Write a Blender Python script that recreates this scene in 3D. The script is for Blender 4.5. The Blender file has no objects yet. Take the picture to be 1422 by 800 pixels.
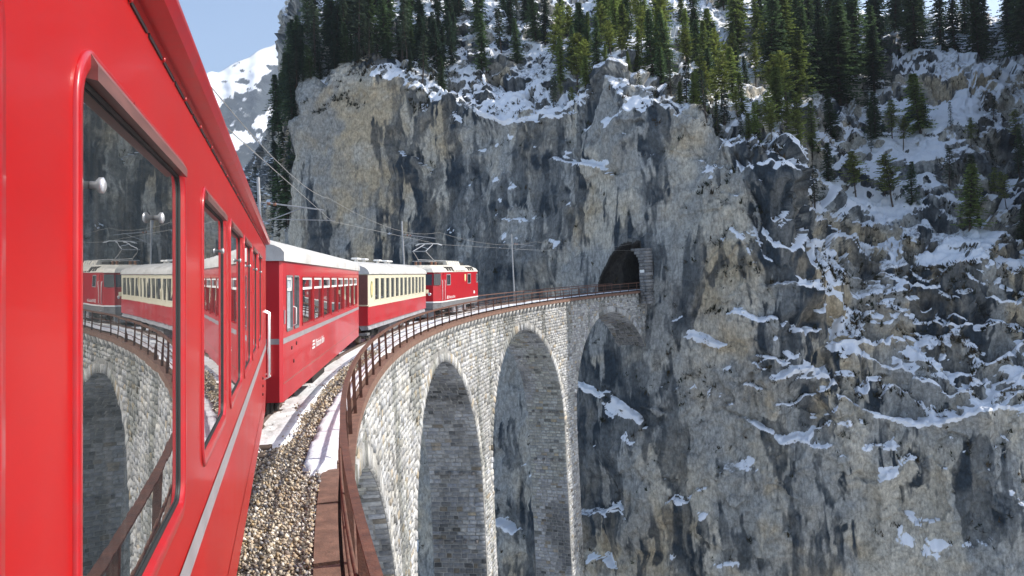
import bpy, math, random
import numpy as np
from mathutils import Matrix, Vector

rng = np.random.default_rng(7)
random.seed(7)
SC = bpy.context.scene
COL = SC.collection

# ------------------------------------------------------------------ camera, sky, sun, exposure
EYE = 2.64                      # eye above the bridge deck (deck edge is z = 0)
FPX, Y0, ROLL = 1094.0, -18.1, 0.0492   # 28 mm lens, slight tilt of the hand-held camera
cam_d = bpy.data.cameras.new('camera')
cam = bpy.data.objects.new('camera', cam_d)
COL.objects.link(cam)
SC.camera = cam
cam_d.sensor_width = 36
cam_d.lens = FPX / 1422 * 36
cam_d.clip_start = 0.05
cam_d.clip_end = 20000
c_, s_ = math.cos(ROLL), math.sin(ROLL)
cam.matrix_world = Matrix(((c_, s_, 0, 0), (0, 0, -1, 0), (-s_, c_, 0, EYE), (0, 0, 0, 1)))
cam_d.shift_x = -Y0 * s_ / 1422
cam_d.shift_y = Y0 * c_ / 1422

SUN_AZ, SUN_EL = 84.0, 38.0     # azimuth clockwise from +Y
world = bpy.data.worlds.new('World')
SC.world = world
world.use_nodes = True
wn = world.node_tree
bg = wn.nodes['Background']
sky = wn.nodes.new('ShaderNodeTexSky')
sky.sky_type = 'NISHITA'
sky.sun_disc = False
sky.sun_elevation = math.radians(SUN_EL)
sky.sun_rotation = math.radians(SUN_AZ)
sky.altitude = 1050
sky.air_density = 1.0
sky.dust_density = 3.0
wn.links.new(sky.outputs[0], bg.inputs[0])
bg.inputs[1].default_value = 0.15
sun_d = bpy.data.lights.new('sun', 'SUN')
sun_d.energy = 4.0
sun_d.angle = math.radians(0.5)
sun_d.color = (1.0, 0.95, 0.87)
sun = bpy.data.objects.new('sun', sun_d)
COL.objects.link(sun)
a_, e_ = math.radians(SUN_AZ), math.radians(SUN_EL)
SUNV = Vector((math.sin(a_) * math.cos(e_), math.cos(a_) * math.cos(e_), math.sin(e_)))
sun.rotation_euler = SUNV.to_track_quat('Z', 'Y').to_euler()
SC.view_settings.view_transform = 'Standard'
SC.view_settings.look = 'None'
SC.view_settings.gamma = 1.0
SC.view_settings.exposure = 0.76
SC.view_settings.use_curve_mapping = False
SC.cycles.max_bounces = 6
SC.cycles.use_denoising = True


def at(px, py, dist):
    """World point seen at a photo pixel, at a given distance ahead."""
    x, y = px - 711, py - 400
    xr, yr = x * c_ - y * s_, x * s_ + y * c_
    return np.array([xr / FPX * dist, dist, EYE - (yr - Y0) / FPX * dist])


# ------------------------------------------------------------------ track alignment (measured along the inner railing)
KS = np.array([-45, -5, 8, 20, 35, 55, 80, 110, 160.])
KK = np.array([.0102, .0116, .0120, .0085, .0087, .0097, .0102, .0102, .0102])
SS = np.arange(-45, 160, .25)
kap = np.interp(SS, KS, KK)
TH = np.concatenate([[0], np.cumsum((kap[1:] + kap[:-1]) / 2 * .25)])
TH = TH - TH[np.argmin(abs(SS + 5))] - .3897
CX = np.concatenate([[0], np.cumsum(np.sin((TH[1:] + TH[:-1]) / 2) * .25)])
CY = np.concatenate([[0], np.cumsum(np.cos((TH[1:] + TH[:-1]) / 2) * .25)])
i0 = np.argmin(abs(SS))
CX = CX - CX[i0] + .5214
CY = CY - CY[i0]


def pt(s, off=0.0):
    """plan point at chainage s, off metres to the right (inner side) of the inner railing; also the heading"""
    x = np.interp(s, SS, CX); y = np.interp(s, SS, CY); t = np.interp(s, SS, TH)
    return x + off * np.cos(t), y - off * np.sin(t), t


def P(s, off, z):
    x, y, _ = pt(s, off)
    return (float(x), float(y), float(z))


TRACK = -2.1      # track centre, from the inner railing
OUTER = -4.2      # outer railing


# ------------------------------------------------------------------ noise
_tab = np.random.default_rng(3).random(65536) * 2 - 1


def vnoise(p, seed=0):
    i = np.floor(p).astype(np.int64)
    f = p - i
    f = f * f * f * (f * (f * 6 - 15) + 10)
    r = 0
    for dx in (0, 1):
        for dy in (0, 1):
            for dz in (0, 1):
                h = (i[:, 0] + dx) * 73856093 ^ (i[:, 1] + dy) * 19349663 ^ (i[:, 2] + dz) * 83492791 ^ (seed * 2654435)
                h = (h ^ (h >> 13)) * 1274126177
                h = (h ^ (h >> 16)) & 65535
                w = (f[:, 0] if dx else 1 - f[:, 0]) * (f[:, 1] if dy else 1 - f[:, 1]) * (f[:, 2] if dz else 1 - f[:, 2])
                r = r + w * _tab[h]
    return r


def fbm(p, scale, octv=4, seed=0, gain=.5):
    p = p / np.asarray(scale, float)
    a, t, n = 1.0, 0, 0
    for o in range(octv):
        t = t + a * vnoise(p + o * 17.3, seed + o); n += a
        a *= gain; p = p * 2.03
    return t / n


def facets(p, cell, seed):
    """broken rock: every cell of a jittered lattice is a tilted plane of its own"""
    q = p / np.asarray(cell, float)
    i = np.floor(q).astype(np.int64)
    best = np.full(len(p), 9.0); val = np.zeros(len(p))
    for dx in (-1, 0, 1):
        for dy in (-1, 0, 1):
            for dz in (-1, 0, 1):
                j = i + [dx, dy, dz]
                h = j[:, 0] * 73856093 ^ j[:, 1] * 19349663 ^ j[:, 2] * 83492791 ^ (seed * 7919)
                h = (h ^ (h >> 13)) * 1274126177
                h = (h ^ (h >> 16)) & 65535
                o = np.stack([_tab[h], _tab[(h * 7 + 11) & 65535], _tab[(h * 13 + 29) & 65535]], 1)
                d = q - (j + .5 + .45 * o)
                r2 = (d * d).sum(1)
                m = r2 < best
                best[m] = r2[m]
                g = np.stack([_tab[(h * 17 + 3) & 65535], _tab[(h * 19 + 5) & 65535], _tab[(h * 23 + 7) & 65535]], 1)
                v = .5 * _tab[(h * 31 + 1) & 65535] + (d * g).sum(1)
                val[m] = v[m]
    return val


def sstep(a, b, x):
    t = np.clip((x - a) / (b - a), 0, 1)
    return t * t * (3 - 2 * t)


# ------------------------------------------------------------------ object helpers
def tag(o, label=None, cat=None, group=None, kind=None):
    if label: o['label'] = label
    if cat: o['category'] = cat
    if group: o['group'] = group
    if kind: o['kind'] = kind
    return o


def empty(name, loc=(0, 0, 0), label=None, cat=None, group=None, rz=0.0):
    o = bpy.data.objects.new(name, None)
    o.empty_display_size = .3
    COL.objects.link(o)
    o.location = loc
    o.rotation_euler = (0, 0, rz)
    return tag(o, label, cat, group)


def link_mesh(name, me, mat, parent=None):
    if mat and not me.materials: me.materials.append(mat)
    o = bpy.data.objects.new(name, me)
    COL.objects.link(o)
    if parent: o.parent = parent
    return o


def np_mesh(name, v, f, col=None, smooth=False, attrs=None):
    """v (N,3) floats, f (M,k) ints with constant k"""
    v = np.asarray(v, np.float32); f = np.asarray(f, np.int32)
    me = bpy.data.meshes.new(name)
    k = f.shape[1]
    me.vertices.add(len(v)); me.vertices.foreach_set('co', v.ravel())
    me.loops.add(f.size); me.loops.foreach_set('vertex_index', f.ravel())
    me.polygons.add(len(f))
    me.polygons.foreach_set('loop_start', np.arange(0, f.size, k, dtype=np.int32))
    me.polygons.foreach_set('loop_total', np.full(len(f), k, np.int32))
    if smooth: me.polygons.foreach_set('use_smooth', np.ones(len(f), bool))
    me.update(calc_edges=True)
    if col is not None:
        c4 = np.ones((len(v), 4), np.float32); c4[:, :3] = col
        me.color_attributes.new('Col', 'FLOAT_COLOR', 'POINT').data.foreach_set('color', c4.ravel())
    for n, a in (attrs or {}).items():
        me.attributes.new(n, 'FLOAT', 'POINT').data.foreach_set('value', np.asarray(a, np.float32))
    return me


class MB:
    """collects shapes for one mesh"""
    def __init__(s): s.v, s.f, s.sm = [], [], []

    def add(s, verts, faces, smooth=False):
        n = len(s.v)
        s.v += [tuple(map(float, p)) for p in verts]
        s.f += [tuple(i + n for i in q) for q in faces]
        s.sm += [smooth] * len(faces)
        return s

    def hexa(s, p):      # 8 points: bottom ring 0-3, top ring 4-7
        return s.add(p, [(3, 2, 1, 0), (4, 5, 6, 7), (0, 1, 5, 4), (1, 2, 6, 5), (2, 3, 7, 6), (3, 0, 4, 7)])

    def box(s, x0, x1, y0, y1, z0, z1, b=0.0):
        if b <= 0:
            return s.hexa([(x0, y0, z0), (x1, y0, z0), (x1, y1, z0), (x0, y1, z0), (x0, y0, z1), (x1, y0, z1), (x1, y1, z1), (x0, y1, z1)])
        # chamfered box: each corner cut
        V, F = [], []
        idx = {}
        for i, x in enumerate((x0, x1)):
            for j, y in enumerate((y0, y1)):
                for k, z in enumerate((z0, z1)):
                    sx, sy, sz = (b if i == 0 else -b), (b if j == 0 else -b), (b if k == 0 else -b)
                    idx[i, j, k] = len(V)
                    V += [(x, y + sy, z + sz), (x + sx, y, z + sz), (x + sx, y + sy, z)]
        g = lambda i, j, k, a: idx[i, j, k] + a
        for i in (0, 1):
            q = [g(i, 0, 0, 0), g(i, 1, 0, 0), g(i, 1, 1, 0), g(i, 0, 1, 0)]; F.append(q if i else q[::-1])
            q = [g(0, i, 0, 1), g(0, i, 1, 1), g(1, i, 1, 1), g(1, i, 0, 1)]; F.append(q if i else q[::-1])
            q = [g(0, 0, i, 2), g(1, 0, i, 2), g(1, 1, i, 2), g(0, 1, i, 2)]; F.append(q if i else q[::-1])
        for i in (0, 1):
            for j in (0, 1):
                F.append([g(i, j, 0, 0), g(i, j, 1, 0), g(i, j, 1, 1), g(i, j, 0, 1)])
                F.append([g(i, 0, j, 0), g(i, 1, j, 0), g(i, 1, j, 2), g(i, 0, j, 2)])
                F.append([g(0, i, j, 1), g(1, i, j, 1), g(1, i, j, 2), g(0, i, j, 2)])
        for key in idx: F.append([idx[key], idx[key] + 1, idx[key] + 2])
        return s.add(V, F)

    def tube(s, path, r, n=8, caps=True, smooth=True):
        path = [Vector(p) for p in path]
        m = len(path)
        rr = r if hasattr(r, '__len__') else [r] * m
        V, F = [], []
        up = None
        for i, p in enumerate(path):
            d = (path[min(i + 1, m - 1)] - path[max(i - 1, 0)]).normalized()
            if up is None:
                up = Vector((0, 0, 1)) if abs(d.z) < .9 else Vector((1, 0, 0))
            a = d.cross(up).normalized(); b = a.cross(d).normalized(); up = b
            for k in range(n):
                t = 2 * math.pi * k / n
                V.append(p + (a * math.cos(t) + b * math.sin(t)) * rr[i])
        for i in range(m - 1):
            for k in range(n):
                k2 = (k + 1) % n
                F.append((i * n + k, i * n + k2, (i + 1) * n + k2, (i + 1) * n + k))
        s.add(V, F, smooth)
        if caps:
            s.add([V[k] for k in range(n)], [tuple(range(n))[::-1]])
            s.add([V[(m - 1) * n + k] for k in range(n)], [tuple(range(n))])
        return s

    def bar(s, p0, p1, w, h, up=(0, 0, 1)):
        """rectangular bar between two points"""
        p0, p1 = Vector(p0), Vector(p1)
        d = (p1 - p0).normalized(); u = Vector(up)
        a = d.cross(u).normalized(); b = a.cross(d).normalized()
        q = []
        for p in (p0, p1):
            q += [p + a * (sx * w / 2) + b * (sz * h / 2) for sx, sz in ((-1, -1), (1, -1), (1, 1), (-1, 1))]
        return s.hexa([q[0], q[1], q[2], q[3], q[4], q[5], q[6], q[7]])

    def prism(s, poly, axis, a0, a1, smooth=False):
        """poly: list of 2-D points; axis 'x': poly is (y,z); 'y': poly is (x,z); 'z': (x,y)"""
        def mk(p, a):
            return {'x': (a, p[0], p[1]), 'y': (p[0], a, p[1]), 'z': (p[0], p[1], a)}[axis]
        n = len(poly)
        s.add([mk(p, a0) for p in poly] + [mk(p, a1) for p in poly],
              [(i, (i + 1) % n, n + (i + 1) % n, n + i) for i in range(n)], smooth)
        s.add([mk(p, a0) for p in poly], [tuple(range(n))[::-1]])
        s.add([mk(p, a1) for p in poly], [tuple(range(n))])
        return s

    def sweep(s, ring, profile, smooth=True):
        """closed ring of (x,z) points with outward 2-D normals; profile list of (out, y) -> closed sweep"""
        n, m = len(ring), len(profile)
        V = [(x + nx * o, y, z + nz * o) for (x, z, nx, nz) in ring for (o, y) in profile]
        F = [(i * m + j, ((i + 1) % n) * m + j, ((i + 1) % n) * m + j + 1, i * m + j + 1) for i in range(n) for j in range(m - 1)]
        return s.add(V, F, smooth)

    def revolve(s, axis_pts, n=16, org=(0, 0, 0), ax='y', smooth=True):
        """axis_pts list of (a, r) along the axis"""
        V, F = [], []
        m = len(axis_pts)
        for a, r in axis_pts:
            for k in range(n):
                t = 2 * math.pi * k / n
                c, d = r * math.cos(t), r * math.sin(t)
                q = {'y': (c, a, d), 'x': (a, c, d), 'z': (c, d, a)}[ax]
                V.append((q[0] + org[0], q[1] + org[1], q[2] + org[2]))
        for i in range(m - 1):
            for k in range(n):
                F.append((i * n + k, i * n + (k + 1) % n, (i + 1) * n + (k + 1) % n, (i + 1) * n + k))
        F.append(tuple(range(n))[::-1]); F.append(tuple((m - 1) * n + k for k in range(n)))
        return s.add(V, F, smooth)

    def mesh(s, name):
        me = bpy.data.meshes.new(name)
        me.from_pydata(s.v, [], s.f)
        me.polygons.foreach_set('use_smooth', s.sm)
        me.update()
        return me

    def build(s, name, mat, parent=None):
        return link_mesh(name, s.mesh(name), mat, parent)


def text_mesh(txt, size, shear=0.0):
    cu = bpy.data.curves.new('lettering', 'FONT')
    cu.body = txt; cu.size = size; cu.shear = shear; cu.extrude = .002
    o = bpy.data.objects.new('lettering', cu); COL.objects.link(o)
    dg = bpy.context.evaluated_depsgraph_get()
    me = bpy.data.meshes.new_from_object(o.evaluated_get(dg))
    bpy.data.objects.remove(o); bpy.data.curves.remove(cu)
    return me


# ------------------------------------------------------------------ materials
def new_mat(name):
    m = bpy.data.materials.new(name); m.use_nodes = True
    return m, m.node_tree, m.node_tree.nodes['Principled BSDF']


def N(nt, kind, **kw):
    n = nt.nodes.new(kind)
    for k, v in kw.items(): setattr(n, k, v)
    return n


def plain(name, col, rough=.5, metal=0.0, noise=.12, nscale=6.0, bump=0.0, bscale=40.0, coat=0.0, spec=.5, stretch=None, dirt=None):
    """a base colour with soft noise mottling, optional bump, clear coat and dirt"""
    m, nt, b = new_mat(name)
    tc = N(nt, 'ShaderNodeTexCoord')
    mp = N(nt, 'ShaderNodeMapping')
    if stretch: mp.inputs['Scale'].default_value = stretch
    nt.links.new(tc.outputs['Object'], mp.inputs[0])
    no = N(nt, 'ShaderNodeTexNoise'); no.inputs['Scale'].default_value = nscale; no.inputs['Detail'].default_value = 6
    nt.links.new(mp.outputs[0], no.inputs['Vector'])
    mr = N(nt, 'ShaderNodeMapRange'); mr.inputs[1].default_value = .3; mr.inputs[2].default_value = .7
    mr.inputs[3].default_value = 1 - noise; mr.inputs[4].default_value = 1 + noise
    nt.links.new(no.outputs[0], mr.inputs[0])
    mx = N(nt, 'ShaderNodeMix', data_type='RGBA', blend_type='MULTIPLY'); mx.inputs[0].default_value = 1
    mx.inputs[6].default_value = (*col, 1)
    nt.links.new(mr.outputs[0], mx.inputs[7])
    out = mx.outputs[2]
    if dirt:
        dcol, damt, dsc = dirt
        n2 = N(nt, 'ShaderNodeTexNoise'); n2.inputs['Scale'].default_value = dsc; n2.inputs['Detail'].default_value = 8; n2.inputs['Roughness'].default_value = .65
        nt.links.new(mp.outputs[0], n2.inputs['Vector'])
        r2 = N(nt, 'ShaderNodeMapRange'); r2.inputs[1].default_value = .45; r2.inputs[2].default_value = .75; r2.inputs[3].default_value = 0; r2.inputs[4].default_value = damt
        nt.links.new(n2.outputs[0], r2.inputs[0])
        m2 = N(nt, 'ShaderNodeMix', data_type='RGBA'); m2.inputs[7].default_value = (*dcol, 1)
        nt.links.new(r2.outputs[0], m2.inputs[0]); nt.links.new(out, m2.inputs[6])
        out = m2.outputs[2]
    nt.links.new(out, b.inputs['Base Color'])
    rr = N(nt, 'ShaderNodeMapRange'); rr.inputs[3].default_value = rough * .8; rr.inputs[4].default_value = min(1, rough * 1.2)
    nt.links.new(no.outputs[0], rr.inputs[0]); nt.links.new(rr.outputs[0], b.inputs['Roughness'])
    b.inputs['Metallic'].default_value = metal
    b.inputs['Specular IOR Level'].default_value = spec
    b.inputs['Coat Weight'].default_value = coat
    b.inputs['Coat Roughness'].default_value = .08
    if bump:
        nb = N(nt, 'ShaderNodeTexNoise'); nb.inputs['Scale'].default_value = bscale; nb.inputs['Detail'].default_value = 5
        nt.links.new(mp.outputs[0], nb.inputs['Vector'])
        bp = N(nt, 'ShaderNodeBump'); bp.inputs['Strength'].default_value = bump; bp.inputs['Distance'].default_value = .02
        nt.links.new(nb.outputs[0], bp.inputs['Height']); nt.links.new(bp.outputs[0], b.inputs['Normal'])
    return m


def vcol(name, rough=.9, noise=.2, nscale=8.0, bump=.4, bscale=12.0, bdist=.05, spec=.25, gain=1.0):
    """colour from the vertex attribute Col, broken up by noise"""
    m, nt, b = new_mat(name)
    at_ = N(nt, 'ShaderNodeAttribute', attribute_name='Col')
    tc = N(nt, 'ShaderNodeTexCoord')
    no = N(nt, 'ShaderNodeTexNoise'); no.inputs['Scale'].default_value = nscale; no.inputs['Detail'].default_value = 7; no.inputs['Roughness'].default_value = .62
    nt.links.new(tc.outputs['Object'], no.inputs['Vector'])
    mr = N(nt, 'ShaderNodeMapRange'); mr.inputs[1].default_value = .3; mr.inputs[2].default_value = .7
    mr.inputs[3].default_value = gain * (1 - noise); mr.inputs[4].default_value = gain * (1 + noise)
    nt.links.new(no.outputs[0], mr.inputs[0])
    mx = N(nt, 'ShaderNodeMix', data_type='RGBA', blend_type='MULTIPLY'); mx.inputs[0].default_value = 1
    nt.links.new(at_.outputs[0], mx.inputs[6]); nt.links.new(mr.outputs[0], mx.inputs[7])
    nt.links.new(mx.outputs[2], b.inputs['Base Color'])
    b.inputs['Roughness'].default_value = rough
    b.inputs['Specular IOR Level'].default_value = spec
    if bump:
        nb = N(nt, 'ShaderNodeTexNoise'); nb.inputs['Scale'].default_value = bscale; nb.inputs['Detail'].default_value = 8
        nt.links.new(tc.outputs['Object'], nb.inputs['Vector'])
        bp = N(nt, 'ShaderNodeBump'); bp.inputs['Strength'].default_value = bump; bp.inputs['Distance'].default_value = bdist
        nt.links.new(nb.outputs[0], bp.inputs['Height']); nt.links.new(bp.outputs[0], b.inputs['Normal'])
    return m


def rock_mat(name, snow_lo=.37, snow_hi=.63, bscale=1.6, bdist=.35):
    """vertex colour rock with snow where the attribute Snow is high"""
    m, nt, b = new_mat(name)
    at_ = N(nt, 'ShaderNodeAttribute', attribute_name='Col')
    sn = N(nt, 'ShaderNodeAttribute', attribute_name='Snow')
    tc = N(nt, 'ShaderNodeTexCoord')
    no = N(nt, 'ShaderNodeTexNoise'); no.inputs['Scale'].default_value = bscale; no.inputs['Detail'].default_value = 9; no.inputs['Roughness'].default_value = .68
    nt.links.new(tc.outputs['Object'], no.inputs['Vector'])
    mr = N(nt, 'ShaderNodeMapRange'); mr.inputs[1].default_value = .3; mr.inputs[2].default_value = .7; mr.inputs[3].default_value = .66; mr.inputs[4].default_value = 1.34
    # finer grain, drawn out downwards, and hairline cracks
    mpv = N(nt, 'ShaderNodeMapping'); mpv.inputs['Scale'].default_value = (1, 1, .35)
    nt.links.new(tc.outputs['Object'], mpv.inputs[0])
    nf = N(nt, 'ShaderNodeTexNoise'); nf.inputs['Scale'].default_value = bscale * 2.6; nf.inputs['Detail'].default_value = 6; nf.inputs['Roughness'].default_value = .75
    nt.links.new(mpv.outputs[0], nf.inputs['Vector'])
    mf = N(nt, 'ShaderNodeMapRange'); mf.inputs[1].default_value = .33; mf.inputs[2].default_value = .67; mf.inputs[3].default_value = .62; mf.inputs[4].default_value = 1.36
    nt.links.new(nf.outputs[0], mf.inputs[0])
    dst = N(nt, 'ShaderNodeMix', data_type='RGBA', blend_type='ADD'); dst.inputs[0].default_value = 2.2
    nt.links.new(tc.outputs['Object'], dst.inputs[6]); nt.links.new(no.outputs['Color'], dst.inputs[7])
    vo = N(nt, 'ShaderNodeTexVoronoi', feature='DISTANCE_TO_EDGE'); vo.inputs['Scale'].default_value = bscale * .22
    nt.links.new(dst.outputs[2], vo.inputs['Vector'])
    mc = N(nt, 'ShaderNodeMapRange'); mc.inputs[1].default_value = .0; mc.inputs[2].default_value = .045; mc.inputs[3].default_value = .78; mc.inputs[4].default_value = 1
    nt.links.new(vo.outputs['Distance'], mc.inputs[0])
    m_a = N(nt, 'ShaderNodeMath', operation='MULTIPLY'); nt.links.new(mf.outputs[0], m_a.inputs[0]); nt.links.new(mc.outputs[0], m_a.inputs[1])
    m_b = N(nt, 'ShaderNodeMath', operation='MULTIPLY'); nt.links.new(mr.outputs[0], m_b.inputs[0]); nt.links.new(m_a.outputs[0], m_b.inputs[1])
    nt.links.new(no.outputs[0], mr.inputs[0])
    mx = N(nt, 'ShaderNodeMix', data_type='RGBA', blend_type='MULTIPLY'); mx.inputs[0].default_value = 1
    nt.links.new(at_.outputs[0], mx.inputs[6]); nt.links.new(m_b.outputs[0], mx.inputs[7])
    # snow mask: attribute + noise, sharpened
    n2 = N(nt, 'ShaderNodeTexNoise'); n2.inputs['Scale'].default_value = bscale * 1.1; n2.inputs['Detail'].default_value = 9; n2.inputs['Roughness'].default_value = .7
    nt.links.new(tc.outputs['Object'], n2.inputs['Vector'])
    ad = N(nt, 'ShaderNodeMath', operation='MULTIPLY_ADD'); ad.inputs[1].default_value = 1.1; nt.links.new(n2.outputs[0], ad.inputs[0])
    sb = N(nt, 'ShaderNodeMath', operation='SUBTRACT'); sb.inputs[1].default_value = .55
    nt.links.new(sn.outputs['Fac'], sb.inputs[0]); nt.links.new(sb.outputs[0], ad.inputs[2])
    sm = N(nt, 'ShaderNodeMapRange', interpolation_type='SMOOTHSTEP'); sm.inputs[1].default_value = snow_lo; sm.inputs[2].default_value = snow_hi
    nt.links.new(ad.outputs[0], sm.inputs[0])
    m2 = N(nt, 'ShaderNodeMix', data_type='RGBA'); m2.inputs[7].default_value = (.80, .82, .85, 1)
    nt.links.new(sm.outputs[0], m2.inputs[0]); nt.links.new(mx.outputs[2], m2.inputs[6])
    nt.links.new(m2.outputs[2], b.inputs['Base Color'])
    b.inputs['Roughness'].default_value = .9
    b.inputs['Specular IOR Level'].default_value = .2
    inv = N(nt, 'ShaderNodeMapRange'); inv.inputs[3].default_value = .9; inv.inputs[4].default_value = .12
    nt.links.new(sm.outputs[0], inv.inputs[0])
    bp = N(nt, 'ShaderNodeBump'); bp.inputs['Distance'].default_value = bdist
    nt.links.new(inv.outputs[0], bp.inputs['Strength'])
    nt.links.new(no.outputs[0], bp.inputs['Height']); nt.links.new(bp.outputs[0], b.inputs['Normal'])
    return m


def needle_mat(name):
    m, nt, b = new_mat(name)
    at_ = N(nt, 'ShaderNodeAttribute', attribute_name='Col')
    oi = N(nt, 'ShaderNodeObjectInfo')
    mr = N(nt, 'ShaderNodeMapRange'); mr.inputs[3].default_value = .7; mr.inputs[4].default_value = 1.35
    nt.links.new(oi.outputs['Random'], mr.inputs[0])
    mx = N(nt, 'ShaderNodeMix', data_type='RGBA', blend_type='MULTIPLY'); mx.inputs[0].default_value = 1
    nt.links.new(at_.outputs[0], mx.inputs[6]); nt.links.new(mr.outputs[0], mx.inputs[7])
    nt.links.new(mx.outputs[2], b.inputs['Base Color'])
    b.inputs['Roughness'].default_value = .65
    b.inputs['Specular IOR Level'].default_value = .2
    tr = N(nt, 'ShaderNodeBsdfTranslucent'); nt.links.new(mx.outputs[2], tr.inputs[0])
    ms = N(nt, 'ShaderNodeMixShader'); ms.inputs[0].default_value = .35
    out = nt.nodes['Material Output']
    nt.links.new(b.outputs[0], ms.inputs[1]); nt.links.new(tr.outputs[0], ms.inputs[2]); nt.links.new(ms.outputs[0], out.inputs[0])
    return m


def glass_mat(name, base=(.018, .022, .024), ior=1.9, rough=.005):
    m, nt, b = new_mat(name)
    tc = N(nt, 'ShaderNodeTexCoord')
    no = N(nt, 'ShaderNodeTexNoise'); no.inputs['Scale'].default_value = 2.2; no.inputs['Detail'].default_value = 4
    nt.links.new(tc.outputs['Object'], no.inputs['Vector'])
    cr = N(nt, 'ShaderNodeMix', data_type='RGBA'); cr.inputs[6].default_value = (*[c * .6 for c in base], 1); cr.inputs[7].default_value = (*[c * 1.6 for c in base], 1)
    nt.links.new(no.outputs[0], cr.inputs[0])
    # dried water streaks and dust on the pane
    mp = N(nt, 'ShaderNodeMapping'); mp.inputs['Scale'].default_value = (14, 14, 1.4); nt.links.new(tc.outputs['Object'], mp.inputs[0])
    ns = N(nt, 'ShaderNodeTexNoise'); ns.inputs['Scale'].default_value = 2.0; ns.inputs['Detail'].default_value = 7; nt.links.new(mp.outputs[0], ns.inputs['Vector'])
    ms_ = N(nt, 'ShaderNodeMapRange'); ms_.inputs[1].default_value = .48; ms_.inputs[2].default_value = .8; ms_.inputs[3].default_value = 0; ms_.inputs[4].default_value = .16
    nt.links.new(ns.outputs[0], ms_.inputs[0])
    dm = N(nt, 'ShaderNodeMix', data_type='RGBA'); dm.inputs[7].default_value = (.30, .28, .25, 1)
    nt.links.new(ms_.outputs[0], dm.inputs[0]); nt.links.new(cr.outputs[2], dm.inputs[6]); nt.links.new(dm.outputs[2], b.inputs['Base Color'])
    b.inputs['Roughness'].default_value = rough
    b.inputs['IOR'].default_value = ior
    bp = N(nt, 'ShaderNodeBump'); bp.inputs['Strength'].default_value = .02; bp.inputs['Distance'].default_value = .02
    nt.links.new(no.outputs[0], bp.inputs['Height']); nt.links.new(bp.outputs[0], b.inputs['Normal'])
    return m


M = {}
M['rock'] = rock_mat('rock')
M['mountain'] = rock_mat('mountain_rock', bscale=.012, bdist=25)
M['masonry'] = vcol('masonry', noise=.3, nscale=5, bump=.8, bscale=9, bdist=.06)
M['mortar'] = plain('mortar', (.27, .26, .24), .95, noise=.35, nscale=3, bump=.5, bscale=15)
M['ballast'] = vcol('ballast_stone', noise=.25, nscale=30, bump=.3, bscale=60, bdist=.01)
M['bed'] = plain('ballast_bed', (.17, .145, .115), .95, noise=.5, nscale=25, bump=1.0, bscale=35)
M['snow'] = plain('snow', (.82, .83, .86), .8, noise=.06, nscale=3, bump=.8, bscale=14, spec=.3, dirt=((.38, .33, .27), .55, 6.0))
M['rust'] = plain('rusty_steel', (.13, .058, .036), .7, noise=.35, nscale=9, bump=.3, bscale=60, dirt=((.05, .03, .025), .6, 14))
M['rust_brown'] = plain('rusty_plate', (.19, .105, .073), .8, noise=.3, nscale=5, bump=.3, bscale=40, dirt=((.09, .05, .035), .7, 9))  # paler brown rust of the edge girders and boards
M['rail'] = plain('rail_steel', (.12, .075, .055), .5, metal=.5, noise=.3, nscale=12)
M['sleeper'] = plain('steel_sleeper', (.09, .065, .05), .85, noise=.35, nscale=10, bump=.3)
M['red'] = plain('red_coach_paint', (.41, .005, .004), .36, noise=.08, nscale=1.6, coat=.12, bump=.03, bscale=1.8, spec=.35, dirt=((.34, .018, .018), .45, 2.4))
M['red_far'] = plain('red_paint_weathered', (.47, .016, .024), .4, noise=.08, nscale=1.4, coat=.3, dirt=((.36, .10, .10), .35, 2.0), stretch=(.6, 1, .25))
M['red_loco'] = plain('red_engine_paint', (.44, .006, .014), .36, noise=.08, nscale=2, coat=.25, dirt=((.30, .03, .03), .3, 3))
M['red_frame'] = plain('red_window_frame', (.42, .006, .010), .3, noise=.1, nscale=10, coat=.3, dirt=((.28, .04, .04), .5, 22))
M['trim'] = plain('worn_aluminium', (.24, .11, .095), .35, metal=.4, noise=.25, nscale=18, stretch=(.3, 1, 3))
M['white_line'] = plain('white_line_paint', (.29, .265, .275), .45, noise=.12, nscale=5)
M['cream'] = plain('cream_paint', (.70, .645, .48), .4, noise=.06, nscale=3, coat=.2)
M['roof'] = plain('white_roof', (.52, .51, .485), .6, noise=.16, nscale=2, dirt=((.26, .235, .20), .55, 2.2), stretch=(.5, 1.4, 1))
M['loco_roof'] = plain('cream_roof', (.66, .62, .53), .5, noise=.1, nscale=3, dirt=((.28, .24, .18), .4, 5))
M['alu'] = plain('aluminium', (.70, .70, .70), .35, metal=.7, noise=.1, nscale=10)
M['white_rail'] = plain('white_handrail', (.78, .77, .74), .35, noise=.05)
M['black'] = plain('black_grime', (.025, .022, .02), .75, noise=.4, nscale=7, bump=.3)
M['grey'] = plain('grey_frame', (.17, .17, .175), .6, noise=.2, nscale=5, dirt=((.10, .07, .05), .5, 6))
M['grey_light'] = plain('light_grey_skirt', (.32, .32, .34), .55, noise=.2, nscale=5, dirt=((.15, .12, .10), .5, 6))
M['galv'] = plain('galvanised_steel', (.36, .36, .36), .5, metal=.5, noise=.2, nscale=10)
M['wire'] = plain('copper_wire', (.35, .34, .32), .5, metal=.3)
M['glass'] = glass_mat('coach_window_glass', ior=2.2)
M['glass2'] = glass_mat('far_window_glass', base=(.03, .035, .04), ior=1.6)
M['pale_glass'] = glass_mat('pale_door_glass', base=(.42, .50, .53), ior=1.6)
M['interior'] = plain('cabin_panel', (.20, .15, .12), .7)
M['rubber'] = plain('black_rubber', (.012, .012, .012), .6)
M['bark'] = plain('bark', (.075, .055, .042), .95, noise=.4, nscale=14, bump=.6, bscale=40)
M['needles'] = needle_mat('needles')
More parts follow.
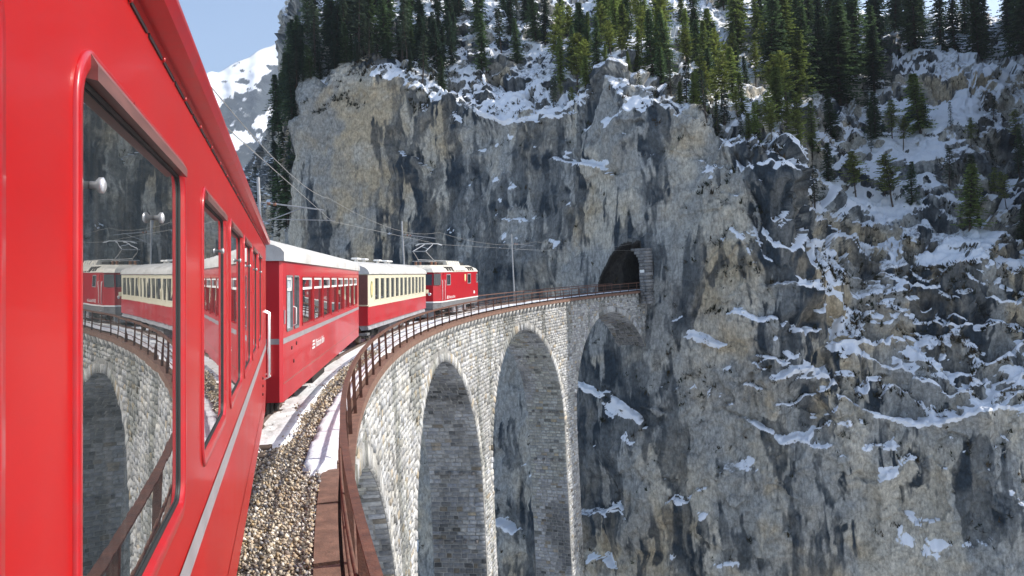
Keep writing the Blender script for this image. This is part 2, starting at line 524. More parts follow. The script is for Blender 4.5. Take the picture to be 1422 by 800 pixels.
M['ground'] = plain('valley_snow', (.55, .56, .58), .9, noise=.5, nscale=.02, dirt=((.05, .06, .04), .8, .015))
M['crest'] = plain('crest_gold', (.22, .25, .10), .5, noise=.3, nscale=40)
M['yellow'] = plain('pale_yellow_enamel', (.75, .58, .28), .45)
M['ceramic'] = plain('brown_insulator', (.25, .11, .06), .3)
# ------------------------------------------------------------------ cliff: control net of profiles, finely subdivided and weathered
# each column: photo x of the profile, then (photo y, distance) for eight heights from gorge to hilltop
NET = [
 (250, (800, 300), (600, 295), (450, 290), (345, 285), (310, 300), (285, 330), (265, 360), (255, 420)),
 (335, (800, 215), (600, 213), (450, 210), (345, 205), (305, 215), (275, 235), (252, 260), (240, 330)),
 (385, (800, 165), (600, 163), (450, 160), (350, 158), (300, 164), (255, 175), (215, 190), (190, 240)),
 (402, (800, 138), (600, 137), (450, 136), (300, 136), (215, 139), (170, 146), (120, 156), (70, 190)),
 (428, (800, 128), (600, 129), (450, 130), (135, 132), (108, 137), (65, 148), (25, 160), (-30, 205)),
 (520, (800, 124), (600, 125), (450, 126), (100, 130), (80, 137), (35, 149), (-15, 162), (-90, 210)),
 (620, (800, 117), (600, 118), (450, 119), (150, 123), (122, 129), (62, 141), (5, 156), (-120, 210)),
 (720, (800, 109), (600, 110), (450, 111), (168, 115), (115, 125), (42, 138), (-10, 152), (-130, 210)),
 (800, (800, 102), (600, 103), (450, 104), (160, 109), (128, 117), (62, 132), (0, 150), (-120, 205)),
 (865, (800, 96), (600, 96.5), (450, 97), (118, 103), (100, 108), (55, 123), (5, 144), (-100, 200)),
 (950, (800, 91.5), (600, 92), (450, 93), (172, 98), (152, 102), (95, 117), (15, 142), (-80, 195)),
 (1020, (800, 88), (600, 89), (450, 90), (212, 94), (192, 98), (112, 117), (25, 143), (-50, 190)),
 (1085, (800, 86), (600, 87), (450, 88), (245, 90.5), (208, 96), (125, 119), (35, 146), (-20, 185)),
 (1125, (800, 85), (600, 86), (450, 89), (345, 92), (255, 105), (155, 123), (50, 148), (5, 185)),
 (1190, (800, 84), (585, 85), (460, 89), (380, 94), (275, 107), (175, 123), (60, 148), (18, 185)),
 (1270, (800, 83), (580, 84), (480, 88.5), (362, 93), (262, 107), (185, 119), (75, 141), (25, 180)),
 (1350, (800, 81), (580, 82), (480, 86.5), (372, 91), (282, 101), (182, 115), (75, 137), (30, 175)),
 (1440, (800, 80), (570, 81), (470, 86), (382, 90), (300, 98), (192, 112), (85, 132), (30, 170)),
]
net = np.zeros((10, len(NET) + 3, 3))
for j, (px, *rows) in enumerate(NET):
    for i, (py, d) in enumerate(rows): net[i + 1, j] = at(px, py, d)
    b0 = net[1, j].copy(); b0[2] = -75; net[0, j] = b0 * [1, 1, 0] * [1 - .02, 1 - .02, 0] + [0, 0, -75]
    e0 = net[8, j]; net[9, j] = e0 + np.array([30., 60, -18 if j > 3 else -5])
# unseen gorge wall beyond the right edge, shaped to shade the viaduct's far end
for j, (x, y) in enumerate([(60.5, 83.2), (88, 86.5), (150, 96)]):
    c = len(NET) + j
    for i, (z, dx, dy) in enumerate([(-75, -1, -3), (-38, 0, -1), (-12, 0, 0), (-3, .3, .2), (8, .6, .4), (22, 1.0, .6), (38, 1.6, 1), (52, 3, 3), (62, 10, 14), (66, 40, 50)]):
        net[i, c] = (x + dx, y + dy, z)


def cr(a, b, c, d, t):
    return .5 * (2 * b + (c - a) * t + (2 * a - 5 * b + 4 * c - d) * t * t + (3 * b - a - 3 * c + d) * t ** 3)


def resample(arr, counts, axis):
    arr = np.moveaxis(arr, axis, 0)
    n = arr.shape[0]
    out, par = [], []
    for i in range(n - 1):
        a = arr[max(i - 1, 0)]; b = arr[i]; c = arr[i + 1]; d = arr[min(i + 2, n - 1)]
        for k in range(counts[i]):
            t = k / counts[i]
            # half way between a straight and a rounded interpolation
            out.append(.5 * cr(a, b, c, d, t) + .5 * (b + (c - b) * t)); par.append(i + t)
    out.append(arr[-1]); par.append(n - 1)
    return np.moveaxis(np.array(out), 0, axis), np.array(par)


cw = [16, 30, 26, 36] + [int((NET[j + 1][0] - NET[j][0]) * .95) for j in range(4, len(NET) - 1)] + [70, 26, 14]
G, CP = resample(net, cw, 1)
G, RP = resample(G, [34, 120, 110, 170, 70, 84, 70, 40, 10], 0)
NR, NC = G.shape[:2]


def grid_normals(G):
    du = np.gradient(G, axis=1); dv = np.gradient(G, axis=0)
    n = np.cross(du, dv)
    return n / (np.linalg.norm(n, axis=2, keepdims=True) + 1e-9)


nrm = grid_normals(G)
flat = G.reshape(-1, 3)
colp = np.tile(CP, NR); rowp = np.repeat(RP, NC)
X, Y, Z = flat.T
# how much the rock is stepped into ledges: little on the great face, much on the upper slopes and on the right
ledgy = np.clip(.02 + sstep(3.7, 4.6, rowp) * .8 + sstep(11.2, 13.2, colp) * sstep(1.6, 2.4, rowp) * .30 + sstep(9.5, 11, colp) * sstep(1.9, 2.4, rowp) * .25, 0, 1)
big = fbm(flat, 16, 4, 11)
mid = fbm(flat * [1, 1, .45], 5.0, 4, 21)
rid = 1 - 2 * np.abs(fbm(flat * [1, 1, .7], 4.2, 4, 31))
fine = fbm(flat * [1, 1, .7], 1.0, 3, 41) + .6 * (1 - 2.6 * np.abs(fbm(flat * [1, 1, .5], 1.7, 3, 43)))
D = big * 2.2 + mid * 1.1 + rid * .5 + fine * .22
# blocky joints: stepped noise
blk = fbm(flat * [1, 1, .6], 7.5, 3, 51) * 5
wp = flat + np.stack([fbm(flat, 2.5, 3, 54), fbm(flat, 2.5, 3, 55), fbm(flat, 2.5, 3, 56)], 1) * 1.2
rough_zone = .35 + .65 * sstep(-.25, .25, fbm(flat, 18, 2, 53))
D += facets(wp, [3.4, 3.4, 5.0], 3) * (.42 + 1.0 * ledgy) * rough_zone + facets(wp, [1.2, 1.2, 1.7], 5) * (.13 + .22 * ledgy) * rough_zone
# ledges: shelf then slowly back out again
ph = Z / 5.2 + fbm(flat, [8, 8, 20], 4, 61) * 2.6 + X * .03
fr = ph - np.floor(ph)
amp = ledgy * sstep(-.22, .30, fbm(flat, [7, 7, 4], 3, 71)) * (1.2 + .8 * fbm(flat, [18, 18, 12], 2, 72)) * 2.1
D -= amp * (sstep(0, .10, fr) - fr)
# the shelves the photograph shows on the faces
LEDGES = [  # ((photo x, y, distance) ..., depth, height over which it closes)
 ([(1085, 528, 87), (1130, 508, 87), (1168, 536, 86.5)], 2.2, 3.0),
 ([(1172, 548, 86), (1210, 574, 86), (1255, 584, 85.5), (1300, 578, 85), (1350, 572, 84), (1396, 556, 83)], 2.4, 4.0),
 ([(1030, 580, 89), (1075, 603, 88), (1142, 620, 87)], 1.6, 2.2),
 ([(952, 466, 93), (992, 478, 92)], 1.6, 2.0),
 ([(800, 535, 104), (850, 548, 99), (895, 585, 97)], 1.5, 2.0),
 ([(812, 705, 103), (855, 700, 99)], 1.6, 3), ([(820, 765, 103), (850, 775, 99)], 1.6, 3),
 ([(1188, 668, 85), (1236, 660, 84.5)], 1.1, 1.6),
 ([(1018, 436, 91), (1085, 452, 89)], 1.3, 1.8), ([(1100, 460, 89), (1130, 462, 89)], 1.2, 2),
 ([(1070, 400, 89), (1125, 398, 90)], 1.4, 2), ([(1160, 478, 89), (1225, 470, 89)], 2.6, 5),
 ([(1296, 446, 88), (1372, 448, 88)], 1.8, 2.6), ([(1376, 500, 86), (1430, 478, 86)], 2.2, 3), ([(1300, 508, 87), (1340, 515, 86)], 1.2, 1.5),
 ([(770, 222, 110), (856, 246, 104)], 1.5, 1.6), ([(870, 332, 99), (905, 330, 97)], 1.5, 1.6),
 ([(612, 128, 122), (700, 172, 117), (760, 158, 114), (808, 148, 112)], 2.8, 5), ([(730, 172, 114), (790, 165, 112)], 1.6, 2),
 ([(905, 145, 101), (950, 172, 99), (985, 185, 97)], 1.4, 2), ([(1015, 205, 95), (1056, 220, 93)], 1.4, 2),
 ([(690, 725, 112), (715, 735, 111)], 1.6, 3), ([(930, 440, 94), (950, 447, 93)], 1.2, 2), ([(900, 560, 95), (925, 575, 94)], .8, 1),
 ([(1055, 498, 88.5), (1090, 505, 88)], 1.1, 1.6), ([(1110, 568, 87), (1140, 572, 86.5)], .8, 1.2),
 ([(1030, 533, 88.5), (1060, 540, 88)], .8, 1.0), ([(1370, 522, 86), (1392, 520, 86)], 1.0, 1.2),
 ([(545, 205, 127), (600, 235, 123)], 1.3, 1.8), ([(690, 300, 115), (730, 310, 113)], .8, 1),
]
for pts, w, hh in LEDGES:
    q = np.array([at(*p) for p in pts])
    near = (X > q[0, 0] - 2.5) & (X < q[-1, 0] + 2.5) & (abs(Z - q[:, 2].mean()) < 14) & (rowp > .5) & (rowp < 5.5)
    k = np.where(near)[0]
    if not len(k): continue
    zl = np.interp(X[k], q[:, 0], q[:, 2]) + .5 * vnoise(flat[k] / 1.7, 81) + .25 * vnoise(flat[k] / .6, 82)
    win = sstep(q[0, 0] - 1.6, q[0, 0] + .8, X[k]) * (1 - sstep(q[-1, 0] - .8, q[-1, 0] + 1.6, X[k]))
    d = Z[k] - zl
    D[k] -= w * win * (.75 + .4 * vnoise(flat[k] / 2.2, 83)) * sstep(-.15, .35, d) * np.exp(-np.maximum(d, 0) / hh) * (.45 + .55 * sstep(-.25, .1, vnoise(flat[k] * [1, 1, .2] / 1.9, 85)))
    D[k] += .35 * w * win * np.exp(-np.maximum(-d, 0) / .8) * (d < 0.1)
# quieter rock round the tunnel mouth so that the viaduct meets it cleanly
TX, TY, TT = (float(v) for v in pt(99, TRACK))
dist_t = np.sqrt((X - TX) ** 2 + (Y - TY) ** 2 + ((Z - 1) * .6) ** 2)
D *= .22 + .78 * sstep(5, 15, dist_t)
D *= 1 - .75 * sstep(17.4, 18.2, colp)
flat = flat + nrm.reshape(-1, 3) * D[:, None] * np.where(rowp > 8.3, .2, 1)[:, None]
# extra recesses: caves and gullies
# tunnel mouth and the hewn alcove on its left
td = np.array([math.sin(TT), math.cos(TT)]); tr = np.array([math.cos(TT), -math.sin(TT)])
q = (flat[:, 0] - TX) * tr[0] + (flat[:, 1] - TY) * tr[1]
fw = (flat[:, 0] - TX) * td[0] + (flat[:, 1] - TY) * td[1]
zz = flat[:, 2]
TW, TSP = 2.3, 2.7          # half width, springing
in_tun = (abs(q) < TW) & (zz > -.35) & (zz < TSP + np.sqrt(np.maximum(TW ** 2 - q ** 2, 0)) * 1.06) & (fw > -9) & (fw < 14)
alc_top = 5.6 - .15 * (q + .4) ** 2 - .18 * np.maximum(-q - 2.0, 0) ** 1.3 + .35 * vnoise(flat / .8, 91)
in_alc = (q > -5.4) & (q < .6 + .3 * vnoise(flat / .7, 95)) & (zz > -1.2) & (zz < alc_top) & (fw > -9) & (fw < 14) & ~in_tun
push = np.where(in_tun, np.maximum(30 - fw, 0), 0) + np.where(in_alc, np.maximum(4.2 + .6 * fbm(flat, 1.5, 3, 93) - fw, 0), 0)
flat[:, 0] += td[0] * push; flat[:, 1] += td[1] * push
keep_clear = (abs(q) < 2.6) & (zz > -.4) & (zz < 5.6) & (fw < -.2) & (fw > -12) & ~in_tun
flat[:, 1] += np.where(keep_clear, -fw, 0) * .9
G = flat.reshape(NR, NC, 3)
nrm2 = grid_normals(G)
nz = nrm2[..., 2].ravel()


def blur(A, k):
    for ax in (0, 1):
        pad = [(0, 0)] * A.ndim; pad[ax] = (k + 1, k)
        c = np.cumsum(np.pad(A, pad, mode='edge'), axis=ax)
        n_ = A.shape[ax]
        A = (np.take(c, np.arange(2 * k + 1, 2 * k + 1 + n_), ax) - np.take(c, np.arange(0, n_), ax)) / (2 * k + 1)
    return A


nzs = grid_normals(blur(G, 4))[..., 2].ravel()      # slope over half a metre: snow needs a real shelf to lie on
X, Y, Z = flat.T
patch = fbm(flat, 6, 3, 101)
gully = np.zeros(len(X))
for pts, rad_ in [([(1128, 330, 93), (1150, 375, 92), (1172, 420, 90), (1198, 475, 89)], 2.0), ([(1085, 215, 97), (1112, 262, 104), (1125, 300, 98)], 2.2),
                  ([(1085, 396, 89), (1140, 400, 91)], .9), ([(1255, 560, 84.5), (1300, 568, 84)], 1.1), ([(1100, 515, 87), (1150, 520, 86.5)], 1.3),
                  ([(1040, 533, 88.5), (1052, 538, 88)], .5), ([(1195, 622, 84.5), (1206, 622, 84.5)], .4), ([(1200, 657, 84.5), (1235, 655, 84)], .6), ([(1375, 518, 86), (1388, 516, 86)], .7),
                  ([(1160, 587, 85.5), (1176, 588, 85.5)], .4), ([(640, 160, 121), (690, 165, 118), (745, 130, 120), (800, 150, 112)], 1.6), ([(700, 175, 117), (712, 190, 117)], .9),
                  ([(790, 215, 109), (835, 232, 106)], .9), ([(965, 462, 92), (985, 474, 92)], .8), ([(845, 745, 100), (850, 770, 99)], .8), ([(812, 540, 103), (880, 575, 98)], .7)]:
    qq = np.array([at(*p) for p in pts])
    for a, b in zip(qq[:-1], qq[1:]):
        ab = (b - a)[[0, 2]]
        t = np.clip(((X - a[0]) * ab[0] + (Z - a[2]) * ab[1]) / (ab @ ab), 0, 1)
        dq = np.hypot(X - a[0] - t * ab[0], Z - a[2] - t * ab[1])
        gully = np.maximum(gully, (1 - sstep(.4 * rad_, 1.5 * rad_, dq)) * (rowp < 5.2))
snow = sstep(.40, .56, .7 * nzs + .42 * gully * (.75 + .6 * patch) - .10 * sstep(10.8, 12, colp) * sstep(3.7, 4.3, rowp) + .3 * nz + .18 * patch) * (1 - sstep(.2, .5, -patch) * .5)
snow *= np.where(rowp < 4, 1.0, .55 + .45 * sstep(-.25, .15, fbm(flat, [7, 7, 7], 3, 103)))
snow = np.where(in_tun | in_alc, 0, snow)
snow *= 1 - .75 * (sstep(3.3, 3.7, colp) - sstep(5.4, 5.9, colp)) * sstep(3.6, 4.0, rowp) * (1 - sstep(5.6, 6.2, rowp)) * sstep(-.25, .05, fbm(flat, 4, 3, 105))
# the sunnier left corner carries less
# thicken snow a little
flat[:, 2] += snow * .16
# rock colours: pale limestone, ochre breaks, blue-black water stains in hanging streaks
pale = np.array([.49, .455, .38]); ochre = np.array([.46, .35, .20]); grey = np.array([.24, .265, .28]); dark = np.array([.031, .044, .057])
wob0 = flat + np.stack([fbm(flat, 6, 3, 175), fbm(flat, 6, 3, 176), fbm(flat, 6, 3, 177)], 1) * 3
o1 = fbm(flat, [14, 14, 10], 4, 111)
o2 = fbm(flat, [3, 3, 2.2], 4, 113)
och = np.clip(sstep(-.05, .35, o1 + .35 * o2 + .32 * (sstep(3.6, 4.2, colp) - sstep(5.0, 5.8, colp)) + .22 * sstep(10.5, 13, colp) * (1 - sstep(3.6, 4.2, rowp)) - .08), 0, 1)
gr = sstep(-.15, .25, fbm(wob0, [6, 6, 12], 5, 115) + .02)
cold = pale + (ochre - pale) * (och * .62)[:, None]
cold = cold + (grey - cold) * (gr * .65)[:, None]
wob = flat + np.stack([fbm(flat, [4, 4, 5], 3, 171), fbm(flat, [4, 4, 5], 3, 172), 0 * X], 1) * .8
st = fbm(wob, [2.6, 2.6, 22], 4, 121) * .85 + fbm(wob, [.7, .7, 7], 3, 123) * .5 + fbm(flat, [10, 10, 11], 4, 125) * .95
region = .20 * (sstep(4.9, 5.6, colp) - sstep(9.2, 10.6, colp)) * sstep(1.4, 2.3, rowp) - .10 * (sstep(3.8, 4.3, colp) - sstep(4.8, 5.3, colp)) \
    - .16 * sstep(9.5, 11.5, colp) * (1 - sstep(1.8, 2.5, rowp)) + .12 * (sstep(7.6, 8.3, colp) - sstep(9.6, 10.2, colp)) * sstep(1.5, 2.0, rowp) * (1 - sstep(3.5, 3.9, rowp)) + .16 * sstep(3.85, 4.2, rowp) + .10 * sstep(11.5, 13, colp) * sstep(2.1, 2.8, rowp)
dk = sstep(.02, .17, st + region - .09 + .12 * fbm(flat, [.6, .6, 1.6], 3, 179))
dk = dk * (.62 + .38 * sstep(-.22, .12, fbm(wob, [1.1, 1.1, 9], 4, 183))) * (.75 + .25 * sstep(-.2, .2, fbm(flat, [5, 5, 3], 4, 185)))
cold = cold + (dark - cold) * dk[:, None]
# moss and grass tufts on ledge rims
tuft = sstep(.25, .5, fbm(flat, [1.5, 1.5, 1.0], 3, 131)) * sstep(.15, .35, nz) * np.clip(ledgy + .3, 0, 1)
cold = cold + (np.array([.035, .032, .018]) - cold) * (tuft * .9)[:, None]
shade_paint = blur((in_tun | in_alc).reshape(NR, NC).astype(float), 2).ravel() > .02
cold = np.where(shade_paint[:, None], np.where(in_tun[:, None], np.array([.012, .011, .010]), np.array([.034, .030, .026])), cold)      # shade of the bore and alcove painted into the rock colour
ii = np.arange(NR * NC).reshape(NR, NC)
quads = np.stack([ii[:-1, :-1], ii[:-1, 1:], ii[1:, 1:], ii[1:, :-1]], -1).reshape(-1, 4)
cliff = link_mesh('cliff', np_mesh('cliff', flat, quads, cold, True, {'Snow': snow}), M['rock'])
tag(cliff, 'sheer pale limestone cliff with dark water streaks and snowy ledges', kind='structure')
CL = flat.reshape(NR, NC, 3)
CLN = nrm2


def cliff_at(col, row):
    j = int(np.clip(np.searchsorted(CP, col), 0, NC - 1)); i = int(np.clip(np.searchsorted(RP, row), 0, NR - 1))
    return CL[i, j], CLN[i, j]


# ------------------------------------------------------------------ ground of the gorge and the snowy mountain far behind
gv = [(-3600, -2600, -75.5), (3600, -2600, -75.5), (3600, 4600, -75.5), (-3600, 4600, -75.5)]
ground = MB().add(gv, [(0, 1, 2, 3)]).build('ground', M['ground'])
tag(ground, 'snowy valley floor far below the viaduct', kind='structure')

na, nb = 260, 170
ua = np.linspace(0, 1, na); vb = np.linspace(0, 1, nb)
UA, VB = np.meshgrid(ua, vb)
pxs = 60 + UA * 560
ridge_y = np.interp(pxs, [60, 200, 285, 330, 372, 405, 470, 560, 620], [205, 150, 104, 84, 66, 52, 30, 40, 60])
ridge_y = ridge_y + 4 * vnoise(np.stack([pxs.ravel() / 18, 0 * pxs.ravel(), 0 * pxs.ravel()], 1), 5).reshape(pxs.shape)
dd = 1500 + 1300 * VB + (UA - .45) * 1500
py = 470 + (ridge_y - 470) * VB
mx_, my_ = pxs - 711, py - 400
xr, yr = mx_ * c_ - my_ * s_, mx_ * s_ + my_ * c_
MV = np.stack([xr / FPX * dd, dd, EYE - (yr - Y0) / FPX * dd], -1).reshape(-1, 3)
# back slope so the mountain is a body, not a card
back = MV.reshape(nb, na, 3)[-1].copy()
backs = [back + np.array([60, k * 400, -k * k * 90 - 40 * k]) for k in (1, 2, 3)]
rel = fbm(MV, [260, 260, 150], 5, 141) * 110 * (.25 + .75 * (1 - VB.ravel() ** 6))
MV[:, 1] += rel * 1.0
MV = np.concatenate([MV] + backs)
nb2 = nb + 3
ii = np.arange(nb2 * na).reshape(nb2, na)
mq = np.stack([ii[:-1, :-1], ii[:-1, 1:], ii[1:, 1:], ii[1:, :-1]], -1).reshape(-1, 4)
pu = np.concatenate([pxs.ravel()] + [pxs[-1]] * 3); pv = np.concatenate([py.ravel()] + [py[-1]] * 3)
# forest belts run diagonally up the slope; open snow between them
diag = (pv - 104) + (pu - 285) * .62 + 16 * fbm(MV, [160, 160, 160], 4, 151) + 14 * fbm(MV, [40, 40, 40], 4, 153)
forest = sstep(48, 62, diag) * (1 - sstep(92, 102, diag)) + sstep(122, 136, diag)
forest = np.clip(forest - .5 * sstep(.1, .4, fbm(MV, [60, 60, 200], 3, 157)) * sstep(115, 140, diag), 0, 1)
forest = np.clip(forest * (.55 + .9 * sstep(-.35, .1, fbm(MV, [22, 22, 30], 3, 159))), 0, 1)
forest = np.maximum(forest, .75 * sstep(.12, .35, fbm(MV, [50, 50, 90], 4, 155)) * sstep(6, 22, diag))
mcol = np.array([.045, .055, .06]) + np.zeros((len(MV), 3))
mountain = link_mesh('mountain', np_mesh('mountain', MV, mq, mcol, True, {'Snow': 1 - forest * .95}), M['mountain'])
tag(mountain, 'distant snowy mountain with diagonal forest belts', kind='structure')
# ------------------------------------------------------------------ viaduct
ARCH_C = [-6.0, 19.4, 44.6, 67.8, 91.3]
AR, CROWN, SPRING = 10.1, -2.05, -12.15
FACE, BACK = -.22, -4.0           # inner and outer wall faces, from the railing line
ZTOP, ZBOT = -.42, -66.0
S0, S1 = -14.0, 104.0
via = empty('stone_viaduct', P(60, TRACK, -66), 'curved pale stone railway viaduct with tall arches leading into the cliff tunnel', 'viaduct')
INV = Matrix.Translation(-Vector(via.location))


def vpart(name, me, mat, kind=None):
    o = link_mesh(name, me, mat, via)
    o.matrix_parent_inverse = INV
    if kind: o['kind'] = kind
    return o


def arch_z(s):
    """underside of the nearest arch at chainage s, or None inside a pier"""
    d = np.min(np.abs(np.asarray(s)[..., None] - np.array(ARCH_C)), -1)
    return np.where(d < AR, SPRING + np.sqrt(np.maximum(AR ** 2 - d ** 2, 0)), ZBOT)


core = MB()
marks = sorted(set([S0, S1] + [c + sg * AR for c in ARCH_C for sg in (-1, 1)]))
marks = [m for m in marks if S0 <= m <= S1]
for a, b in zip(marks[:-1], marks[1:]):
    midc = (a + b) / 2
    is_arch = arch_z(midc) > ZBOT + 1
    n = 28 if is_arch else 4
    t = np.linspace(0, 1, n + 1)
    ss = midc - np.cos(t * math.pi) * (b - a) / 2 if is_arch else a + t * (b - a)
    for i in range(n):
        u, v = ss[i], ss[i + 1]
        zu = float(SPRING + math.sqrt(max(AR ** 2 - (u - midc) ** 2, 0))) if is_arch else ZBOT
        zv = float(SPRING + math.sqrt(max(AR ** 2 - (v - midc) ** 2, 0))) if is_arch else ZBOT
        core.add([P(u, FACE, zu), P(v, FACE, zv), P(v, FACE, ZTOP), P(u, FACE, ZTOP)], [(3, 2, 1, 0)])
        core.add([P(u, BACK, zu), P(v, BACK, zv), P(v, BACK, ZTOP), P(u, BACK, ZTOP)], [(0, 1, 2, 3)])
        core.add([P(u, BACK, ZTOP), P(v, BACK, ZTOP), P(v, FACE, ZTOP), P(u, FACE, ZTOP)], [(0, 1, 2, 3)])
        if is_arch:
            core.add([P(u, BACK, zu), P(v, BACK, zv), P(v, FACE, zv), P(u, FACE, zu)], [(3, 2, 1, 0)])
    if is_arch:
        for e in (a, b):
            core.add([P(e, BACK, ZBOT), P(e, FACE, ZBOT), P(e, FACE, SPRING), P(e, BACK, SPRING)], [(0, 1, 2, 3)])
vpart('mortar_core', core.mesh('mortar_core'), M['mortar'])

stone_rng = np.random.default_rng(21)


def stone_cols(n, warm=.5, lo=.30, hi=.56):
    g = stone_rng.uniform(lo, hi, n) ** 1.0
    w = stone_rng.normal(warm, .35, n)
    c = np.stack([g * (1 + .045 * w), g * (1 + .01 * w), g * (1 - .075 * w)], 1)
    brown = stone_rng.random(n) < .05
    c[brown] *= np.array([.92, .80, .64])
    darkm = stone_rng.random(n) < .06
    c[darkm] *= .5
    return np.clip(c, .02, .75)


class Stones:
    """masonry stones: each a small chamfered block standing proud of the mortar"""
    def __init__(s): s.q = []      # (4 base corners 3-D, outward normal, proud, colour)

    def add(s, corners, n, proud, col): s.q.append((np.array(corners), np.array(n), proud, col))

    @staticmethod
    def geo(c, n, proud):
        m = c.mean(0)
        jit = stone_rng.uniform(.84, .97, (4, 1))
        top = m + (c - m) * jit + n * (proud * stone_rng.uniform(.5, 1.15, (4, 1)))
        base = m + (c - m) * .97 - n * .03
        return np.concatenate([base, top])


FQ = np.array([(4, 5, 6, 7), (0, 1, 5, 4), (1, 2, 6, 5), (2, 3, 7, 6), (3, 0, 4, 7)])
ST_F = Stones()          # stones of faces, arch rings, flanks
# --- inner and outer face rubble
RING = .6
for off, nsgn, s_lo, s_hi, zl in ((FACE, 1, 6, 100, -46), (BACK, -1, 55, 99, -14)):
    z = ZTOP
    while z > zl:
        h = stone_rng.uniform(.17, .32)
        s = s_lo + stone_rng.uniform(0, .5)
        while s < s_hi:
            w = stone_rng.uniform(.22, .62)
            sm, zm = s + w / 2, z - h / 2
            d = min(abs(sm - c) for c in ARCH_C); cc = min(ARCH_C, key=lambda c: abs(sm - c))
            ok = True
            if zm > SPRING - .2:
                ok = math.hypot(sm - cc, zm - SPRING) > AR + RING + .12
            else:
                ok = d > AR + .18
            if ok:
                g = .015
                j = stone_rng.uniform(-.05, .05, (4, 2))
                pts = [(s + g + j[0, 0], z - h + g + j[0, 1]), (s + w - g + j[1, 0], z - h + g + j[1, 1]), (s + w - g + j[2, 0], z - g + j[2, 1]), (s + g + j[3, 0], z - g + j[3, 1])]
                if nsgn < 0: pts = pts[::-1]
                t = float(pt(sm)[2]); n = np.array([math.cos(t), -math.sin(t), 0]) * nsgn
                ST_F.add([P(a, off, b) for a, b in pts], n, stone_rng.uniform(.02, .075), 0)
            s += w
        z -= h
n_face = len(ST_F.q)
# --- arch rings (voussoirs), both faces
for c in ARCH_C[1:]:
    for off, nsgn in ((FACE, 1), (BACK, -1)):
        if nsgn < 0 and c < 60: continue
        na_ = 74
        for k in range(na_):
            a0, a1 = math.pi * (k + .06) / na_, math.pi * (k + .94) / na_
            r1 = AR + RING * stone_rng.uniform(.75, 1.2)
            pts = [(c - math.cos(a0) * AR, SPRING + math.sin(a0) * AR), (c - math.cos(a0) * r1, SPRING + math.sin(a0) * r1),
                   (c - math.cos(a1) * r1, SPRING + math.sin(a1) * r1), (c - math.cos(a1) * AR, SPRING + math.sin(a1) * AR)]
            if pts[1][0] > 103.5 or pts[2][0] > 103.5: continue
            if nsgn > 0: pts = pts[::-1]
            t = float(pt(c - math.cos(a0) * AR)[2]); n = np.array([math.cos(t), -math.sin(t), 0]) * nsgn
            ST_F.add([P(a, off, b) for a, b in pts], n, stone_rng.uniform(.03, .075), 1)
# --- pier flanks and vaults: coursed blocks across the depth of the bridge
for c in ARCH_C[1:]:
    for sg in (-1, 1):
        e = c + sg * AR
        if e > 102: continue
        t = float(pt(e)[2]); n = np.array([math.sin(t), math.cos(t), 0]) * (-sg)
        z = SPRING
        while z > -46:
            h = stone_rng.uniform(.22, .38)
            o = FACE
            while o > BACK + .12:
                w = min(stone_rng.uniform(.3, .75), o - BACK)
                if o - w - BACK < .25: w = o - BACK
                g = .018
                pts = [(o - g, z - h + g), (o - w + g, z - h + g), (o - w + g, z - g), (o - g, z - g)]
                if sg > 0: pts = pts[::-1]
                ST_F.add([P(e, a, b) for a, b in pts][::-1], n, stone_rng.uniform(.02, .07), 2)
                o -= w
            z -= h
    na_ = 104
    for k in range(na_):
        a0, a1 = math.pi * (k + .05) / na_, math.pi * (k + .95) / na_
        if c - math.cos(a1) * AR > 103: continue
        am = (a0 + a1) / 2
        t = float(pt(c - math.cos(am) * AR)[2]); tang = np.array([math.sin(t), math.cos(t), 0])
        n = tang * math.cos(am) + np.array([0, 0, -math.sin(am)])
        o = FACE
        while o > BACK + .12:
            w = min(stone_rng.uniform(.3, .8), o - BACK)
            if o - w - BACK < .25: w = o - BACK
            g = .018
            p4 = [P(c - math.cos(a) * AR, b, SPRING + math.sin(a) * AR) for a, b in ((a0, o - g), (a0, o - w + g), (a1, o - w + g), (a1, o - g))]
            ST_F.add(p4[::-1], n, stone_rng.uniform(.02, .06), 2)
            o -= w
kinds = np.array([q[3] for q in ST_F.q])
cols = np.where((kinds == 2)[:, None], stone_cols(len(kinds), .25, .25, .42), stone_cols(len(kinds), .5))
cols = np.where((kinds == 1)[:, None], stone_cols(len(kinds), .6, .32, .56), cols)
# weather stains on flanks: some courses darker with moss
ctr = np.array([q[0].mean(0) for q in ST_F.q])
stn = fbm(ctr, [3, 3, 7], 3, 201)
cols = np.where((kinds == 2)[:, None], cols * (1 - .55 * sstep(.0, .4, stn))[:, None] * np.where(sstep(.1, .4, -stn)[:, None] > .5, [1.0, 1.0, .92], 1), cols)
damp = fbm(ctr, [1.6, 1.6, 9], 4, 205); broad = fbm(ctr, [9, 9, 6], 3, 207)
cols = np.where((kinds < 2)[:, None], cols * np.clip(1.0 - .42 * sstep(.02, .38, damp) - .20 * sstep(.0, .4, broad), .4, 1.1)[:, None] * np.where(sstep(.02, .38, damp)[:, None] > .4, [.98, 1.0, .97], 1), cols)
area = np.array([np.linalg.norm(np.cross(q[0][1] - q[0][0], q[0][3] - q[0][0])) for q in ST_F.q])
toc = np.array([0, 0, EYE]) - ctr
dist = np.linalg.norm(toc, axis=1)
facing = np.abs((toc / dist[:, None] * np.array([q[1] for q in ST_F.q])).sum(1))
vis = area * np.maximum(facing, .02) / dist ** 2
